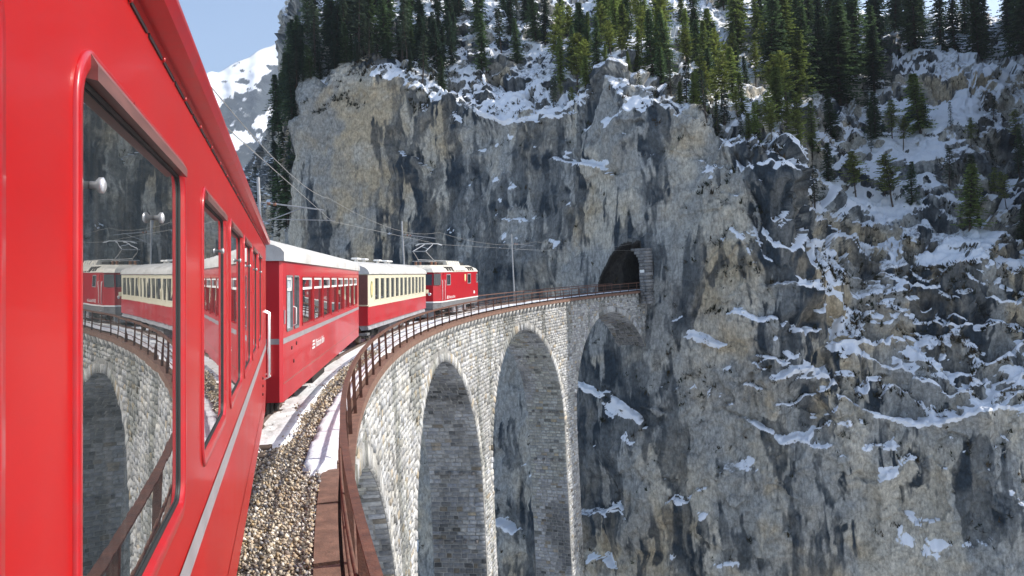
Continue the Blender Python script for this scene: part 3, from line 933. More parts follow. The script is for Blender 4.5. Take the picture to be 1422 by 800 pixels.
# those standing in view of the photograph
infr = (ctr[:, 1] > 12) & (np.abs(ctr[:, 0] / np.maximum(ctr[:, 1], 1)) < .64) & ((EYE - ctr[:, 2]) / np.maximum(ctr[:, 1], 1) < .36) & (kinds < 2)
order = np.argsort(-np.where(infr, vis, 0))
single = set(order[:300].tolist())
VV, FF, CC = [], [], []
nv = 0
stone_meshes = []
for i, (c, n, proud, k) in enumerate(ST_F.q):
    g = Stones.geo(c, n, proud)
    if i in single:
        m0 = g.mean(0)
        o = link_mesh('stone', np_mesh('stone', g - m0, FQ, np.tile(cols[i], (8, 1))), M['masonry'], via)
        o.matrix_parent_inverse = INV; o.location = m0
        continue
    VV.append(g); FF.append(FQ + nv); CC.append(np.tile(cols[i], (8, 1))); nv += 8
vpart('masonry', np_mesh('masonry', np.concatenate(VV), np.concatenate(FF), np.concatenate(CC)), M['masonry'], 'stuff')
# --- putlog stones left sticking out of the flanks
for c in ARCH_C[2:4]:
    for dz in (-5.2, -10.8, -15.5):
        for k in range(4):
            o = FACE - .6 - k * .85
            if dz > SPRING:
                dx = math.sqrt(AR ** 2 - (dz - SPRING) ** 2)
            else: dx = AR
            p = Vector(P(c + dx, o, dz)); t = float(pt(c + dx)[2])
            tg_ = Vector((math.sin(t), math.cos(t), 0)); rt = Vector((math.cos(t), -math.sin(t), 0))
            mb = MB()
            q = []
            for zz_ in (-.10, .10):
                q += [p + tg_ * .2 + rt * .11 + Vector((0, 0, zz_)), p + tg_ * .2 - rt * .11 + Vector((0, 0, zz_)), p - tg_ * .32 - rt * .10 + Vector((0, 0, zz_)), p - tg_ * .32 + rt * .10 + Vector((0, 0, zz_))]
            mb.hexa(q)
            me = np_mesh('putlog_stone', np.array(mb.v), np.array(mb.f), np.tile([.16, .15, .14], (8, 1)))
            vpart('putlog_stone', me, M['masonry'])
# --- corbels and steel edge girder
for off, sgn in ((FACE, 1), (BACK, -1)):
    for k in range(95):
        s = 5 + k * 1.0
        if s > 98.6 or (sgn < 0 and s < 50): continue
        w = .20
        a, b = off, off + sgn * .30
        q = [P(s - w, a, -.62), P(s + w, a, -.62), P(s + w, b - sgn * .12, -.62), P(s - w, b - sgn * .12, -.62), P(s - w, a, -.24), P(s + w, a, -.24), P(s + w, b, -.24), P(s - w, b, -.24)]
        g = stone_rng.uniform(.34, .5)
        mb = MB().hexa(q)
        vpart('corbel', np_mesh('corbel', np.array(mb.v), np.array(mb.f), np.tile([g, g * .97, g * .9], (8, 1))), M['masonry'])


def strip(mb, s0, s1, step, section):
    """closed cross-section (off, z) swept along the track"""
    ss = np.arange(s0, s1 + 1e-6, step); m = len(section)
    V = [P(s, o, z) for s in ss for o, z in section]
    F = [(i * m + j, i * m + (j + 1) % m, (i + 1) * m + (j + 1) % m, (i + 1) * m + j) for i in range(len(ss) - 1) for j in range(m)]
    mb.add(V, F)
    mb.add([P(ss[0], o, z) for o, z in section], [tuple(range(m))])
    mb.add([P(ss[-1], o, z) for o, z in section], [tuple(range(m))[::-1]])


mb = MB(); strip(mb, -14, 100, 1, [(-.30, -.25), (.10, -.25), (.10, -.02), (.13, -.02), (.13, .02), (-.05, .02), (-.05, -.10), (-.30, -.10)])
vpart('edge_girder', mb.mesh('edge_girder'), M['rust_brown'])
mb = MB(); strip(mb, -14, 100, 1, [(-4.32, -.25), (-3.9, -.25), (-3.9, -.10), (-4.15, -.10), (-4.15, .02), (-4.35, .02), (-4.35, -.02), (-4.32, -.02)])
vpart('edge_girder', mb.mesh('edge_girder'), M['rust_brown'])
# walkway boards along the inner edge
s = -.6
while s < 99:
    ln = 2.08
    mb = MB()
    dz = random.uniform(-.008, .008)
    n = 3
    ss = np.linspace(s + .025, s + ln - .025, n + 1)
    for i in range(n):
        u, v = ss[i], ss[i + 1]
        mb.hexa([P(u, -.33, -.06 + dz), P(v, -.33, -.06 + dz), P(v, -.085, -.06 + dz), P(u, -.085, -.06 + dz), P(u, -.33, .012 + dz), P(v, -.33, .012 + dz), P(v, -.085, .012 + dz), P(u, -.085, .012 + dz)])
    vpart('edge_board', mb.mesh('edge_board'), M['rust_brown'])
    s += ln + .02

# ------------------------------------------------------------------ tunnel portal masonry at the cliff
portal = empty('tunnel_portal', P(99, TRACK, 0), 'dark arched tunnel mouth with rough stone surround in the cliff', 'tunnel portal')
PINV = Matrix.Translation(-Vector(portal.location))


def tp(q_, z_, f_): return (TX + tr[0] * q_ + td[0] * f_, TY + tr[1] * q_ + td[1] * f_, z_)


z = -1.6
while z < TSP + 2.2:
    h = stone_rng.uniform(.32, .45)
    q0 = TW - .12
    if z > TSP: q0 = math.sqrt(max(TW ** 2 - ((z - TSP) / 1.06) ** 2, .3)) - .05
    while q0 < 3.1:
        w = min(stone_rng.uniform(.4, .75), 3.25 - q0)
        f0 = -.35 - stone_rng.uniform(0, .09)
        q = [tp(q0 + .02, z + .02, f0), tp(q0 + w - .02, z + .02, f0), tp(q0 + w - .02, z + .02, 1.2), tp(q0 + .02, z + .02, 1.2), tp(q0 + .02, z + h - .02, f0), tp(q0 + w - .02, z + h - .02, f0), tp(q0 + w - .02, z + h - .02, 1.2), tp(q0 + .02, z + h - .02, 1.2)]
        g = stone_rng.uniform(.15, .27)
        mb = MB().hexa(q)
        o = link_mesh('jamb_stone', np_mesh('jamb_stone', np.array(mb.v), np.array(mb.f), np.tile([g, g * .99, g * .97], (8, 1))), M['masonry'], portal)
        o.matrix_parent_inverse = PINV
        q0 += w
    z += h
mb = MB(); mb.hexa([tp(TW + .05, 2.15, -.50), tp(TW + .62, 2.15, -.50), tp(TW + .62, 2.15, -.46), tp(TW + .05, 2.15, -.46), tp(TW + .05, 2.5, -.50), tp(TW + .62, 2.5, -.50), tp(TW + .62, 2.5, -.46), tp(TW + .05, 2.5, -.46)])
tag(mb.build('small_sign', M['white_rail']), 'small blank white plate on the stone jamb beside the tunnel', 'sign')

# ------------------------------------------------------------------ track: bed, ballast stones, sleepers, rails, snow
BED = -.01
mb = MB(); strip(mb, -14, 125, 1, [(-4.1, -.44), (-.30, -.44), (-.335, -.02), (-.9, BED + .02), (-3.3, BED + .03), (-4.05, -.03)])
tag(mb.build('ballast_bed', M['bed']), 'gravel track bed on the viaduct deck', kind='structure')


def bed_z(o): return np.interp(o, [-4.05, -3.3, -.9, -.335], [-.03, BED + .03, BED + .02, -.02])


n = 22000
bs = 3.5 + 27 * stone_rng.random(n) ** 1.7
bo = stone_rng.uniform(-1.75, -.34, n)
x_, y_, t_ = pt(bs, bo)
ico_v = np.array([(0, 0, 1), (.9, 0, .2), (.28, .85, .25), (-.72, .52, .2), (-.72, -.52, .25), (.28, -.85, .2), (.2, .2, -.8)])
ico_f = np.array([(0, 1, 2), (0, 2, 3), (0, 3, 4), (0, 4, 5), (0, 5, 1), (6, 2, 1), (6, 3, 2), (6, 4, 3), (6, 5, 4), (6, 1, 5)])
rad = stone_rng.uniform(.012, .034, n) * (1 + (bs > 14) * .3)
jv = ico_v[None] * stone_rng.uniform(.65, 1.3, (n, 7, 1)) * rad[:, None, None] * stone_rng.uniform(.6, 1.25, (n, 1, 3))
rot = stone_rng.uniform(0, 2 * math.pi, (n, 2))
ca, sa = np.cos(rot[:, :1]), np.sin(rot[:, :1]); cb, sb = np.cos(rot[:, 1:]), np.sin(rot[:, 1:])
jx = jv[..., 0] * ca - jv[..., 1] * sa; jy = jv[..., 0] * sa + jv[..., 1] * ca; jz = jv[..., 2]
jy, jz = jy * cb - jz * sb, jy * sb + jz * cb
bz = bed_z(bo) + stone_rng.uniform(0, .035, n) + (stone_rng.random(n) < .12) * .05 * (bs > 11)
bv = np.stack([jx + x_[:, None], jy + y_[:, None], jz + bz[:, None]], -1).reshape(-1, 3)
bf = (ico_f[None] + 7 * np.arange(n)[:, None, None]).reshape(-1, 3)
pal = np.array([(.32, .25, .175), (.40, .34, .255), (.24, .205, .17), (.50, .46, .40), (.15, .12, .10), (.30, .22, .13), (.20, .19, .19)])
bc = pal[stone_rng.choice(7, n, p=[.20, .20, .18, .12, .09, .08, .13])] * stone_rng.uniform(1.1, 1.7, (n, 1))
bal = link_mesh('ballast', np_mesh('ballast', bv, bf, np.repeat(bc, 7, 0)), M['ballast'])
tag(bal, 'loose tan and grey ballast stones beside the train', 'ballast', kind='stuff')

trk = empty('railway_track', P(60, TRACK, 0), 'narrow railway track curving along the viaduct into the tunnel', 'railway track')
TINV = Matrix.Translation(-Vector(trk.location))
for r in (-.5, .5):
    mb = MB(); c = TRACK + r
    strip(mb, -14, 125, .5, [(c - .05, .09), (c + .05, .09), (c + .01, .12), (c + .01, .19), (c + .032, .20), (c + .032, .23), (c - .032, .23), (c - .032, .20), (c - .01, .19), (c - .01, .12)])
    o = mb.build('rail', M['rail'], trk); o.matrix_parent_inverse = TINV
slp = MB().box(-.12, .12, -.9, .9, 0, .09, .02).mesh('sleeper')
for k in range(150):
    s = 9 + k * .62
    x0_, y0_, t0_ = (float(v) for v in pt(s, TRACK))
    o = link_mesh('sleeper', slp, M['sleeper'], trk)
    o.matrix_parent_inverse = TINV
    o.location = (x0_, y0_, .005); o.rotation_euler = (0, 0, math.pi / 2 - t0_)

# snow lying along the deck
ns_, no_ = 900, 44
sg_s = np.concatenate([np.linspace(10, 40, 520, endpoint=False), np.linspace(40, 101, ns_ - 520)])
sg_o = np.concatenate([np.linspace(-4.1, -1.9, 12, endpoint=False), np.linspace(-1.9, -.12, no_ - 12)])
GS, GO = np.meshgrid(sg_s, sg_o, indexing='ij')
x_, y_, _ = pt(GS.ravel(), GO.ravel())
q2 = np.stack([GS.ravel(), GO.ravel() * 2.2, np.zeros(GS.size)], 1)
nn = fbm(q2, 1.6, 4, 301); n3 = fbm(q2, .40, 4, 303, .65)
S_, O_ = GS.ravel(), GO.ravel()
cover = .55 * sstep(27, 36, S_)                                   # closed snow beyond
cover += .75 * sstep(12.2, 14.5, S_) * sstep(-2.5, -1.6, O_) * (1 - sstep(-1.05, -.85, O_ + .012 * (S_ - 14)))   # beside the coach
cover += .75 * sstep(11.0, 12.0, S_) * sstep(-.68, -.50, O_ - .004 * (S_ - 12))                                      # along the railing
cover += .3 * sstep(-4.2, -3.2, -O_ - 7)
gaps = .9 * sstep(.16, .40, nn) * (1 - .75 * sstep(56, 66, S_))
hgt = np.clip(cover, 0, 1) + .3 * nn + .42 * n3 - .26 - gaps * .45
edge = sstep(-.30, -.16, O_) * .5 * sstep(.05, .5, n3 + nn)
hgt = hgt - sstep(-.34, -.24, O_) * (.25 + .35 * (nn + n3)) * (1 - .5 * sstep(30, 40, S_))
zs = np.where(O_ > -.335, .012, bed_z(O_)) + np.clip(hgt, -.25, .35) * .16 + np.where(hgt > 0, .055, -.03)
zs = zs + np.where((abs(O_ - TRACK) < .35), 0, 0)
sf = np.arange(GS.size).reshape(GS.shape)
sq = np.stack([sf[:-1, :-1], sf[1:, :-1], sf[1:, 1:], sf[:-1, 1:]], -1).reshape(-1, 4)
keep = (hgt[sq] > -.12).any(1)
sq = sq[keep]
used, inv = np.unique(sq.ravel(), return_inverse=True)
sn_o = link_mesh('deck_snow', np_mesh('deck_snow', np.stack([x_, y_, zs], 1)[used], inv.reshape(-1, 4), None, True), M['snow'])
tag(sn_o, 'patchy old snow lying beside the track on the viaduct', 'snow', kind='stuff')


# ------------------------------------------------------------------ railings
def railing(off, s0, s1, label):
    rt = empty('railing', P(50, off, 0), label, 'railing')
    ri = Matrix.Translation(-Vector(rt.location))
    post = MB().box(-.035, .035, -.035, -.027, -.20, 1.0).box(-.035, -.027, -.0269, .035, -.20, 1.0).mesh('post')
    s = s0
    while s <= s1:
        x0_, y0_, t0_ = (float(v) for v in pt(s, off))
        o = link_mesh('post', post, M['rust'], rt); o.matrix_parent_inverse = ri
        o.location = (x0_, y0_, 0); o.rotation_euler = (random.uniform(-.012, .012), random.uniform(-.012, .012), -t0_)
        s += 2.15
    for zc, w, h, nm in ((1.01, .07, .022, 'top_rail'), (.66, .032, .032, 'mid_rail'), (.34, .032, .032, 'mid_rail')):
        mb = MB()
        if nm == 'top_rail':
            strip(mb, s0 - 1, min(s1 + 1, 101), .5, [(off - w / 2, zc - h / 2), (off + w / 2, zc - h / 2), (off + w / 2, zc + h / 2), (off - w / 2, zc + h / 2)])
            strip(mb, s0 - 1, min(s1 + 1, 101), .5, [(off + .024, zc - .07), (off + .034, zc - .07), (off + .034, zc - h / 2 - .0005), (off + .024, zc - h / 2 - .0005)])
        else:
            ss = np.arange(s0 - 1, min(s1 + 1, 101), .5)
            mb.tube([P(u, off - .05, zc) for u in ss], .016, 6)
        o = mb.build(nm, M['rust'], rt); o.matrix_parent_inverse = ri
    return rt


railing(0.02, -.9, 99, 'rusty brown steel railing nearest the viewer along the sunny inner edge of the viaduct')
railing(OUTER, -.9, 99, 'thin dark railing on the far outer edge of the viaduct behind the track')
# ------------------------------------------------------------------ the train
HW = 1.33
CANT = .045


def rrect(x0, x1, z0, z1, r, n=5):
    """rounded rectangle: points with outward normals, counter-clockwise in (x, z)"""
    R = []
    for cx, cz, a0 in ((x1 - r, z1 - r, 0), (x0 + r, z1 - r, 90), (x0 + r, z0 + r, 180), (x1 - r, z0 + r, 270)):
        for k in range(n + 1):
            a = math.radians(a0 + 90 * k / n)
            R.append((cx + r * math.cos(a), cz + r * math.sin(a), math.cos(a), math.sin(a)))
    return R


def wall_with_holes(mb, y, x0, x1, z0, z1, holes, depth, r=.08, n=5):
    """vertical wall in the plane y with rounded window holes (sorted, same z range per hole) and reveals"""
    cells = []
    xs = x0
    for i, (a, b, c, d) in enumerate(holes):
        nxt = holes[i + 1][0] if i + 1 < len(holes) else None
        m = min(.03, (nxt - b) / 2 if nxt else .03)
        ca, cb = a - .03, b + .03
        if ca > xs: mb.add([(xs, y, z0), (ca, y, z0), (ca, y, z1), (xs, y, z1)], [(0, 1, 2, 3)])
        mb.add([(ca, y, z0), (cb, y, z0), (cb, y, c - .03), (ca, y, c - .03)], [(0, 1, 2, 3)])
        mb.add([(ca, y, d + .03), (cb, y, d + .03), (cb, y, z1), (ca, y, z1)], [(0, 1, 2, 3)])
        ring = rrect(a, b, c, d, r, n)
        corners = [(cb, d + .03), (ca, d + .03), (ca, c - .03), (cb, c - .03)]
        for q in range(4):
            seg = ring[q * (n + 1):(q + 1) * (n + 1)]
            V = [(p[0], y, p[1]) for p in seg] + [(corners[q][0], y, corners[q][1])]
            mb.add(V, [(k, k + 1, n + 1) for k in range(n)])
            e = seg[-1]; f = ring[((q + 1) * (n + 1)) % len(ring)]
            c1, c2 = corners[q], corners[(q + 1) % 4]
            mb.add([(e[0], y, e[1]), (f[0], y, f[1]), (c2[0], y, c2[1]), (c1[0], y, c1[1])], [(0, 1, 2, 3)])
        m2 = len(ring)
        mb.add([(p[0], y, p[1]) for p in ring] + [(p[0], y + depth, p[1]) for p in ring], [(k, (k + 1) % m2, m2 + (k + 1) % m2, m2 + k) for k in range(m2)], True)
        xs = cb
    if xs < x1: mb.add([(xs, y, z0), (x1, y, z0), (x1, y, z1), (xs, y, z1)], [(0, 1, 2, 3)])


def pane_mesh(x0, x1, z0, z1, r, y):
    ring = rrect(x0, x1, z0, z1, r)
    return MB().add([(p[0], y, p[1]) for p in ring], [tuple(range(len(ring)))])


def place(root, s_c, bw):
    a = np.array(pt(s_c - bw / 2, TRACK)[:2]); b = np.array(pt(s_c + bw / 2, TRACK)[:2])
    d = (b - a) / np.linalg.norm(b - a); c = (a + b) / 2
    root.location = (c[0], c[1], 0)
    root.rotation_euler = (CANT, 0, math.atan2(d[1], d[0]))      # leaning into the curve on the canted track
    root.location.x -= .09 * d[1]; root.location.y += .09 * d[0]


def roof_profile(ze, zt, hw=HW, n=14, lip=.16, over=.02):
    pts = [(-hw - over, ze), (-hw - over, ze + lip)]
    for k in range(1, n):
        t = math.pi * k / n
        pts.append((-math.cos(t) * (hw + over - .02), ze + lip + (zt - ze - lip) * math.sin(t) ** .8))
    pts += [(hw + over, ze + lip), (hw + over, ze)]
    return pts


def roof_mesh(L, ze, zt, hw=HW, lip=.16, over=.02, taper=.35):
    pr = roof_profile(ze, zt, hw, 14, lip, over)
    st = [(-L / 2, .80), (-L / 2 + taper, 1.0), (L / 2 - taper, 1.0), (L / 2, .80)]
    V, F, m = [], [], len(pr)
    for x, k in st:
        V += [(x, y, ze + (z - ze) * k) for y, z in pr]
    for i in range(len(st) - 1):
        F += [(i * m + j, i * m + j + 1, (i + 1) * m + j + 1, (i + 1) * m + j) for j in range(m - 1)]
    mb = MB().add(V, F, True)
    mb.add(V[:m], [tuple(range(m))]); mb.add(V[-m:], [tuple(range(m))[::-1]])
    return mb


def bogie(root, x, wb=1.8, z0=.23, wr=.36):
    """outside-framed bogie: frames, bolster, wheels, axle boxes, springs"""
    b = MB()
    for sy in (-1, 1):
        y = sy * .82
        b.prism([(x - wb / 2 - .45, .62), (x - wb / 2 - .3, .50), (x + wb / 2 + .3, .50), (x + wb / 2 + .45, .62), (x + wb / 2 + .3, .72), (x + .4, .66), (x - .4, .66), (x - wb / 2 - .3, .72)], 'y', y - .05, y + .05)
        for wx in (x - wb / 2, x + wb / 2):
            b.box(wx - .14, wx + .14, y - .11, y + .11, .46, .76, .03)
            b.revolve([(sy * .93, .10), (sy * .99, .10), (sy * 1.0, .06)], 10, (wx, 0, z0 + wr), 'y')
        for k in range(4):
            b.revolve([(.66 + k * .045, .10), (.70 + k * .045, .10)], 10, (x, y, 0), 'z')
    b.box(x - .25, x + .25, -.95, .95, .56, .86, .03)
    o = b.build('bogie', M['black'], root)
    for wx in (x - wb / 2, x + wb / 2):
        w = MB()
        for sy in (-1, 1):
            w.revolve([(sy * .50, wr * .3), (sy * .50, wr + .03), (sy * .53, wr + .03), (sy * .54, wr), (sy * .62, wr * .97), (sy * .62, wr * .3)], 20, (wx, 0, z0 + wr), 'y')
        w.tube([(wx, -.9, z0 + wr), (wx, .9, z0 + wr)], .06, 8)
        w.build('wheelset', M['rail'], o)
    return o


def coupler(root, x, sg):
    b = MB()
    b.tube([(x, 0, .72), (x + sg * .35, 0, .72)], .07, 8)
    b.revolve([(0, .06), (.04, .22), (.08, .22)], 14, (x + sg * .33, 0, .72), 'x')
    for y in (-.35, .3):
        b.tube([(x, y, .75), (x + sg * .12, y, .50), (x + sg * .3, y * .9, .42), (x + sg * .45, y * .8, .55)], .025, 6)
    b.build('coupler', M['black'], root)


# ---- coach A: the coach the photographer leans out of
thA = math.radians(-15.9)
dA = np.array([math.sin(thA), math.cos(thA)]); rA = np.array([math.cos(thA), -math.sin(thA)])
LA = 17.6
cA = -(0.27 + HW) * rA + dA * (10.9 - LA / 2)
carA = empty('passenger_coach', (cA[0], cA[1], 0), 'bright red passenger coach filling the left edge, with rounded windows reflecting the viaduct', 'train coach', 'coaches of the red train', math.atan2(dA[1], dA[0]))
carA.rotation_euler.x = CANT
sh = EYE * math.sin(CANT)
carA.location = (cA[0] - rA[0] * sh, cA[1] - rA[1] * sh, HW * math.sin(CANT))
XA = LA / 2 - 10.9           # local x of the camera
ZS, ZG = 1.0, 3.20           # skirt, gutter
WZ0, WZ1 = EYE - .575, EYE + .335
winsA = [(XA - 6.2, XA - 5.2), (XA - 4.9, XA - 3.9), (XA - 3.5, XA - 2.5), (XA - 2.2, XA - 1.2), (XA - .35, XA + .86), (XA + 1.17, XA + 2.30), (XA + 2.78, XA + 3.78), (XA + 4.08, XA + 5.08), (XA + 5.38, XA + 6.38), (XA + 6.66, XA + 7.66), (XA + 7.98, XA + 8.98)]
winsA = [w for w in winsA if w[0] > -LA / 2 + .2]
mb = MB()
hol = [(a, b, WZ0, WZ1) for a, b in winsA]
wall_with_holes(mb, -HW, -LA / 2, LA / 2 - .06, 1.30, ZG, hol, .05, .07)
# lower panel: slightly turned under towards the sole bar, in two presses
mb.add([(-LA / 2, -HW, 1.30), (LA / 2 - .06, -HW, 1.30), (LA / 2 - .06, -HW + .012, ZS), (-LA / 2, -HW + .012, ZS)], [(0, 3, 2, 1)])
mb.add([(-LA / 2, HW, ZS), (LA / 2, HW, ZS), (LA / 2, HW, ZG), (-LA / 2, HW, ZG)], [(0, 1, 2, 3)])
mb.add([(-LA / 2, -HW + .012, ZS), (LA / 2, -HW + .012, ZS), (LA / 2, HW, ZS), (-LA / 2, HW, ZS)], [(0, 1, 2, 3)])
for x in (-LA / 2, LA / 2):
    mb.add([(x, -HW + .06, ZS), (x, HW, ZS), (x, HW, ZG), (x, -HW + .06, ZG)], [(0, 1, 2, 3)])
k0 = 6
cr_ = [(LA / 2 - .06 + .06 * math.sin(math.pi / 2 * k / k0), -HW + .06 - .06 * math.cos(math.pi / 2 * k / k0)) for k in range(k0 + 1)]
for (xa, ya), (xb, yb) in zip(cr_[:-1], cr_[1:]):
    mb.add([(xa, ya, ZS), (xb, yb, ZS), (xb, yb, ZG), (xa, ya, ZG)], [(0, 1, 2, 3)], True)
mb.build('body', M['red'], carA)
mb = MB().box(-LA / 2 + .1, LA / 2 - .1, -HW + .14, -HW + .16, ZS + .1, ZG)
mb.build('inner_partition', M['interior'], carA)
PROF = [(.030, -HW + .002), (.030, -HW - .004), (.026, -HW - .007), (.006, -HW - .007), (-.002, -HW - .004), (-.006, -HW + .004), (-.010, -HW + .006), (-.014, -HW + .016)]
for i, (a, b) in enumerate(winsA):
    ring = rrect(a + .012, b - .012, WZ0 + .012, WZ1 - .012, .065, 7)
    w = MB().sweep(ring, PROF).build('window', M['red_frame'], carA)
    opened = a < XA < b      # the photographer's window is let down
    pane_mesh(a + .015, b - .015, WZ0 + .015, WZ1 - .015 if not opened else WZ0 + .22, .06, -HW + .010).build('pane', M['glass'], w)
    # black rubber seal
    MB().sweep(ring, [(-.010, -HW + .0095), (-.012, -HW + .004), (-.018, -HW + .004), (-.020, -HW + .0095)]).build('seal', M['rubber'], w)
    # worn metal drip strip over the window, inside the frame top
    MB().prism([(-HW - .016, WZ1 - .030), (-HW - .016, WZ1 - .008), (-HW - .007, WZ1 + .008), (-HW + .004, WZ1 - .004), (-HW + .004, WZ1 - .026)], 'x', a + .05, b - .05).build('drip_strip', M['trim'], w)
    for kx in ([a + .12, a + .70] if a > XA and a < XA + 2 else [b - .2] if not opened else []):
        kn = MB()
        kn.revolve([(-HW + .0095, .006), (-HW + .002, .006), (-HW - .003, .012), (-HW - .009, .012), (-HW - .012, .006)], 12, (kx, 0, EYE + .166), 'y')
        kn.build('knob', M['alu'], w)
# painted line along the side, rain gutter with its slots, roof
mb = MB().add([(-LA / 2 + .01, -HW - .003, 1.83), (LA / 2 - .07, -HW - .003, 1.83), (LA / 2 - .07, -HW - .003, 1.91), (-LA / 2 + .01, -HW - .003, 1.91)], [(0, 1, 2, 3)])
mb.build('painted_line', M['white_line'], carA)
mb = MB().add([(-LA / 2 + .01, -HW - .002, 1.305), (LA / 2 - .07, -HW - .002, 1.305), (LA / 2 - .07, -HW + .001, 1.292), (-LA / 2 + .01, -HW + .001, 1.292)], [(0, 1, 2, 3)])
mb.build('panel_seam', M['rubber'], carA)
gut = MB().prism([(-HW - .002, ZG - .002), (-HW - .045, ZG + .005), (-HW - .058, ZG + .03), (-HW - .055, ZG + .05), (-HW - .045, ZG + .045), (-HW - .042, ZG + .025), (-HW - .01, ZG + .02), (-HW + .02, ZG + .05), (-HW + .02, ZG)], 'x', -LA / 2, LA / 2 + .01)
gut.build('rain_gutter', M['red_frame'], carA)
mb = MB()
x = -LA / 2 + .05
while x < LA / 2 - .1:
    mb.box(x, x + .17, -HW - .0035, -HW + .01, ZG - .038, ZG - .029)
    x += .195
mb.build('vent_slots', M['rubber'], carA)['kind'] = 'stuff'
mb = MB()
x = -LA / 2 + .05
while x < LA / 2 - .1:
    mb.revolve([(-HW - .002, .007), (-HW - .008, .005)], 8, (x - .0125, 0, ZG - .033), 'y'); x += .39
mb.build('rivets', M['red_frame'], carA)['kind'] = 'stuff'
roof_mesh(LA, ZG + .02, 3.68, HW - .02, .05, .01).build('roof', M['roof'], carA)
for dx in (0, .05, -.03):
    MB().revolve([(-HW - .001, .016), (-HW - .012, .014)], 10, (XA + 9.3 + dx * .5, 0, 1.62 - .09 * (0 if dx == 0 else 1 if dx > 0 else 2)), 'y').build('bolt', M['rubber'], carA)
for sx in (.35, .9):
    MB().tube([(LA / 2 - sx, -HW + .02, 2.35), (LA / 2 - sx, -HW - .05, 2.32), (LA / 2 - sx, -HW - .05, 1.55), (LA / 2 - sx, -HW + .02, 1.52)], .014, 8).build('handrail', M['alu'], carA)
# folded gangway bellows at the coach end
mb = MB()
for k in range(5):
    mb.box(LA / 2 + .02 + k * .07, LA / 2 + .06 + k * .07, -.62, .62, 1.0, 3.05, .01)
mb.build('gangway', M['rubber'], carA)
for x in (LA / 2 - 2.6, -LA / 2 + 2.6): bogie(carA, x)
coupler(carA, LA / 2, 1)


# ---- coaches B (red, white roof) and C (cream and red saloon)
def body_box(mb, L, zs, zt, holes, wz=None, r=.05, depth=.04, chamfer=.05, hw=HW):
    wall_with_holes(mb, -hw, -L / 2 + chamfer, L / 2 - chamfer, zs, zt, holes, depth, r)
    n0 = len(mb.v)
    t = MB(); wall_with_holes(t, hw, -L / 2 + chamfer, L / 2 - chamfer, zs, zt, holes, -depth, r)
    mb.add(t.v, t.f)
    for sx in (-1, 1):
        e = sx * L / 2; ec = sx * (L / 2 - chamfer)
        mb.add([(e, -hw + chamfer, zs), (e, hw - chamfer, zs), (e, hw - chamfer, zt), (e, -hw + chamfer, zt)], [(0, 1, 2, 3)])
        for sy in (-1, 1):
            mb.add([(ec, sy * hw, zs), (e, sy * (hw - chamfer), zs), (e, sy * (hw - chamfer), zt), (ec, sy * hw, zt)], [(0, 1, 2, 3)])
    mb.add([(-L / 2, -hw + .05, zs), (L / 2, -hw + .05, zs), (L / 2, hw - .05, zs), (-L / 2, hw - .05, zs)], [(0, 1, 2, 3)])


LB = 14.7
carB = empty('passenger_coach', (0, 0, 0), 'red passenger coach with white roof and white window bars, second in the train', 'train coach', 'coaches of the red train')
place(carB, 20.3, 9.7)
ZSB, ZTB = .87, 3.10
xb0 = -LB / 2
WB = [(xb0 + .35, xb0 + .95), (xb0 + 1.12, xb0 + 1.62)] + [(xb0 + 2.0 + 1.52 * k, xb0 + 3.36 + 1.52 * k) for k in range(8)]
WB = [w for w in WB if w[1] < LB / 2 - .15]
wzB = (1.96, 2.88)
mb = MB(); body_box(mb, LB, ZSB, ZTB, [(a, b, *wzB) for a, b in WB], None, .05)
mb.build('body', M['red_far'], carB)
MB().box(-LB / 2 + .1, LB / 2 - .1, -.2, .2, 1.0, 3.0).build('inner_partition', M['interior'], carB)
for i, (a, b) in enumerate(WB):
    for sd in (-1, 1):
        y0 = sd * HW
        fr = [(.0, y0 * 1.001), (.0, y0 + sd * .012), (-.03, y0 + sd * .012), (-.035, y0 - sd * .03)]
        w = MB().sweep(rrect(a, b, wzB[0], wzB[1], .05), fr, False).build('window', M['grey'] if i < 2 else M['red_frame'], carB)
        pane_mesh(a + .02, b - .02, wzB[0] + .02, wzB[1] - .02, .05, y0 - sd * .03).build('pane', M['pale_glass'] if i == 0 else M['glass'], w)
        if i != 1:
            # white upper vent light
            zz0 = 2.62
            v = MB(); ring = rrect(a + .035, b - .035, zz0, wzB[1] - .03, .02, 2)
            v.sweep(ring, [(0, y0 - sd * .028), (0, y0 - sd * .004), (-.045, y0 - sd * .004), (-.045, y0 - sd * .028)], False)
            v.build('vent_frame', M['white_rail'], w)
for sd in (-1, 1):
    y = sd * (HW + .003)
    MB().add([(-LB / 2 + .05, y, 1.785), (LB / 2 - .05, y, 1.785), (LB / 2 - .05, y, 1.875), (-LB / 2 + .05, y, 1.875)], [(0, 1, 2, 3)]).build('painted_line', M['white_line'], carB)
    y = sd * (HW + .0025)
    MB().add([(-LB / 2 + .05, y, 1.155), (LB / 2 - .05, y, 1.155), (LB / 2 - .05, y, 1.166), (-LB / 2 + .05, y, 1.166)], [(0, 1, 2, 3)]).build('panel_seam', M['interior'], carB)
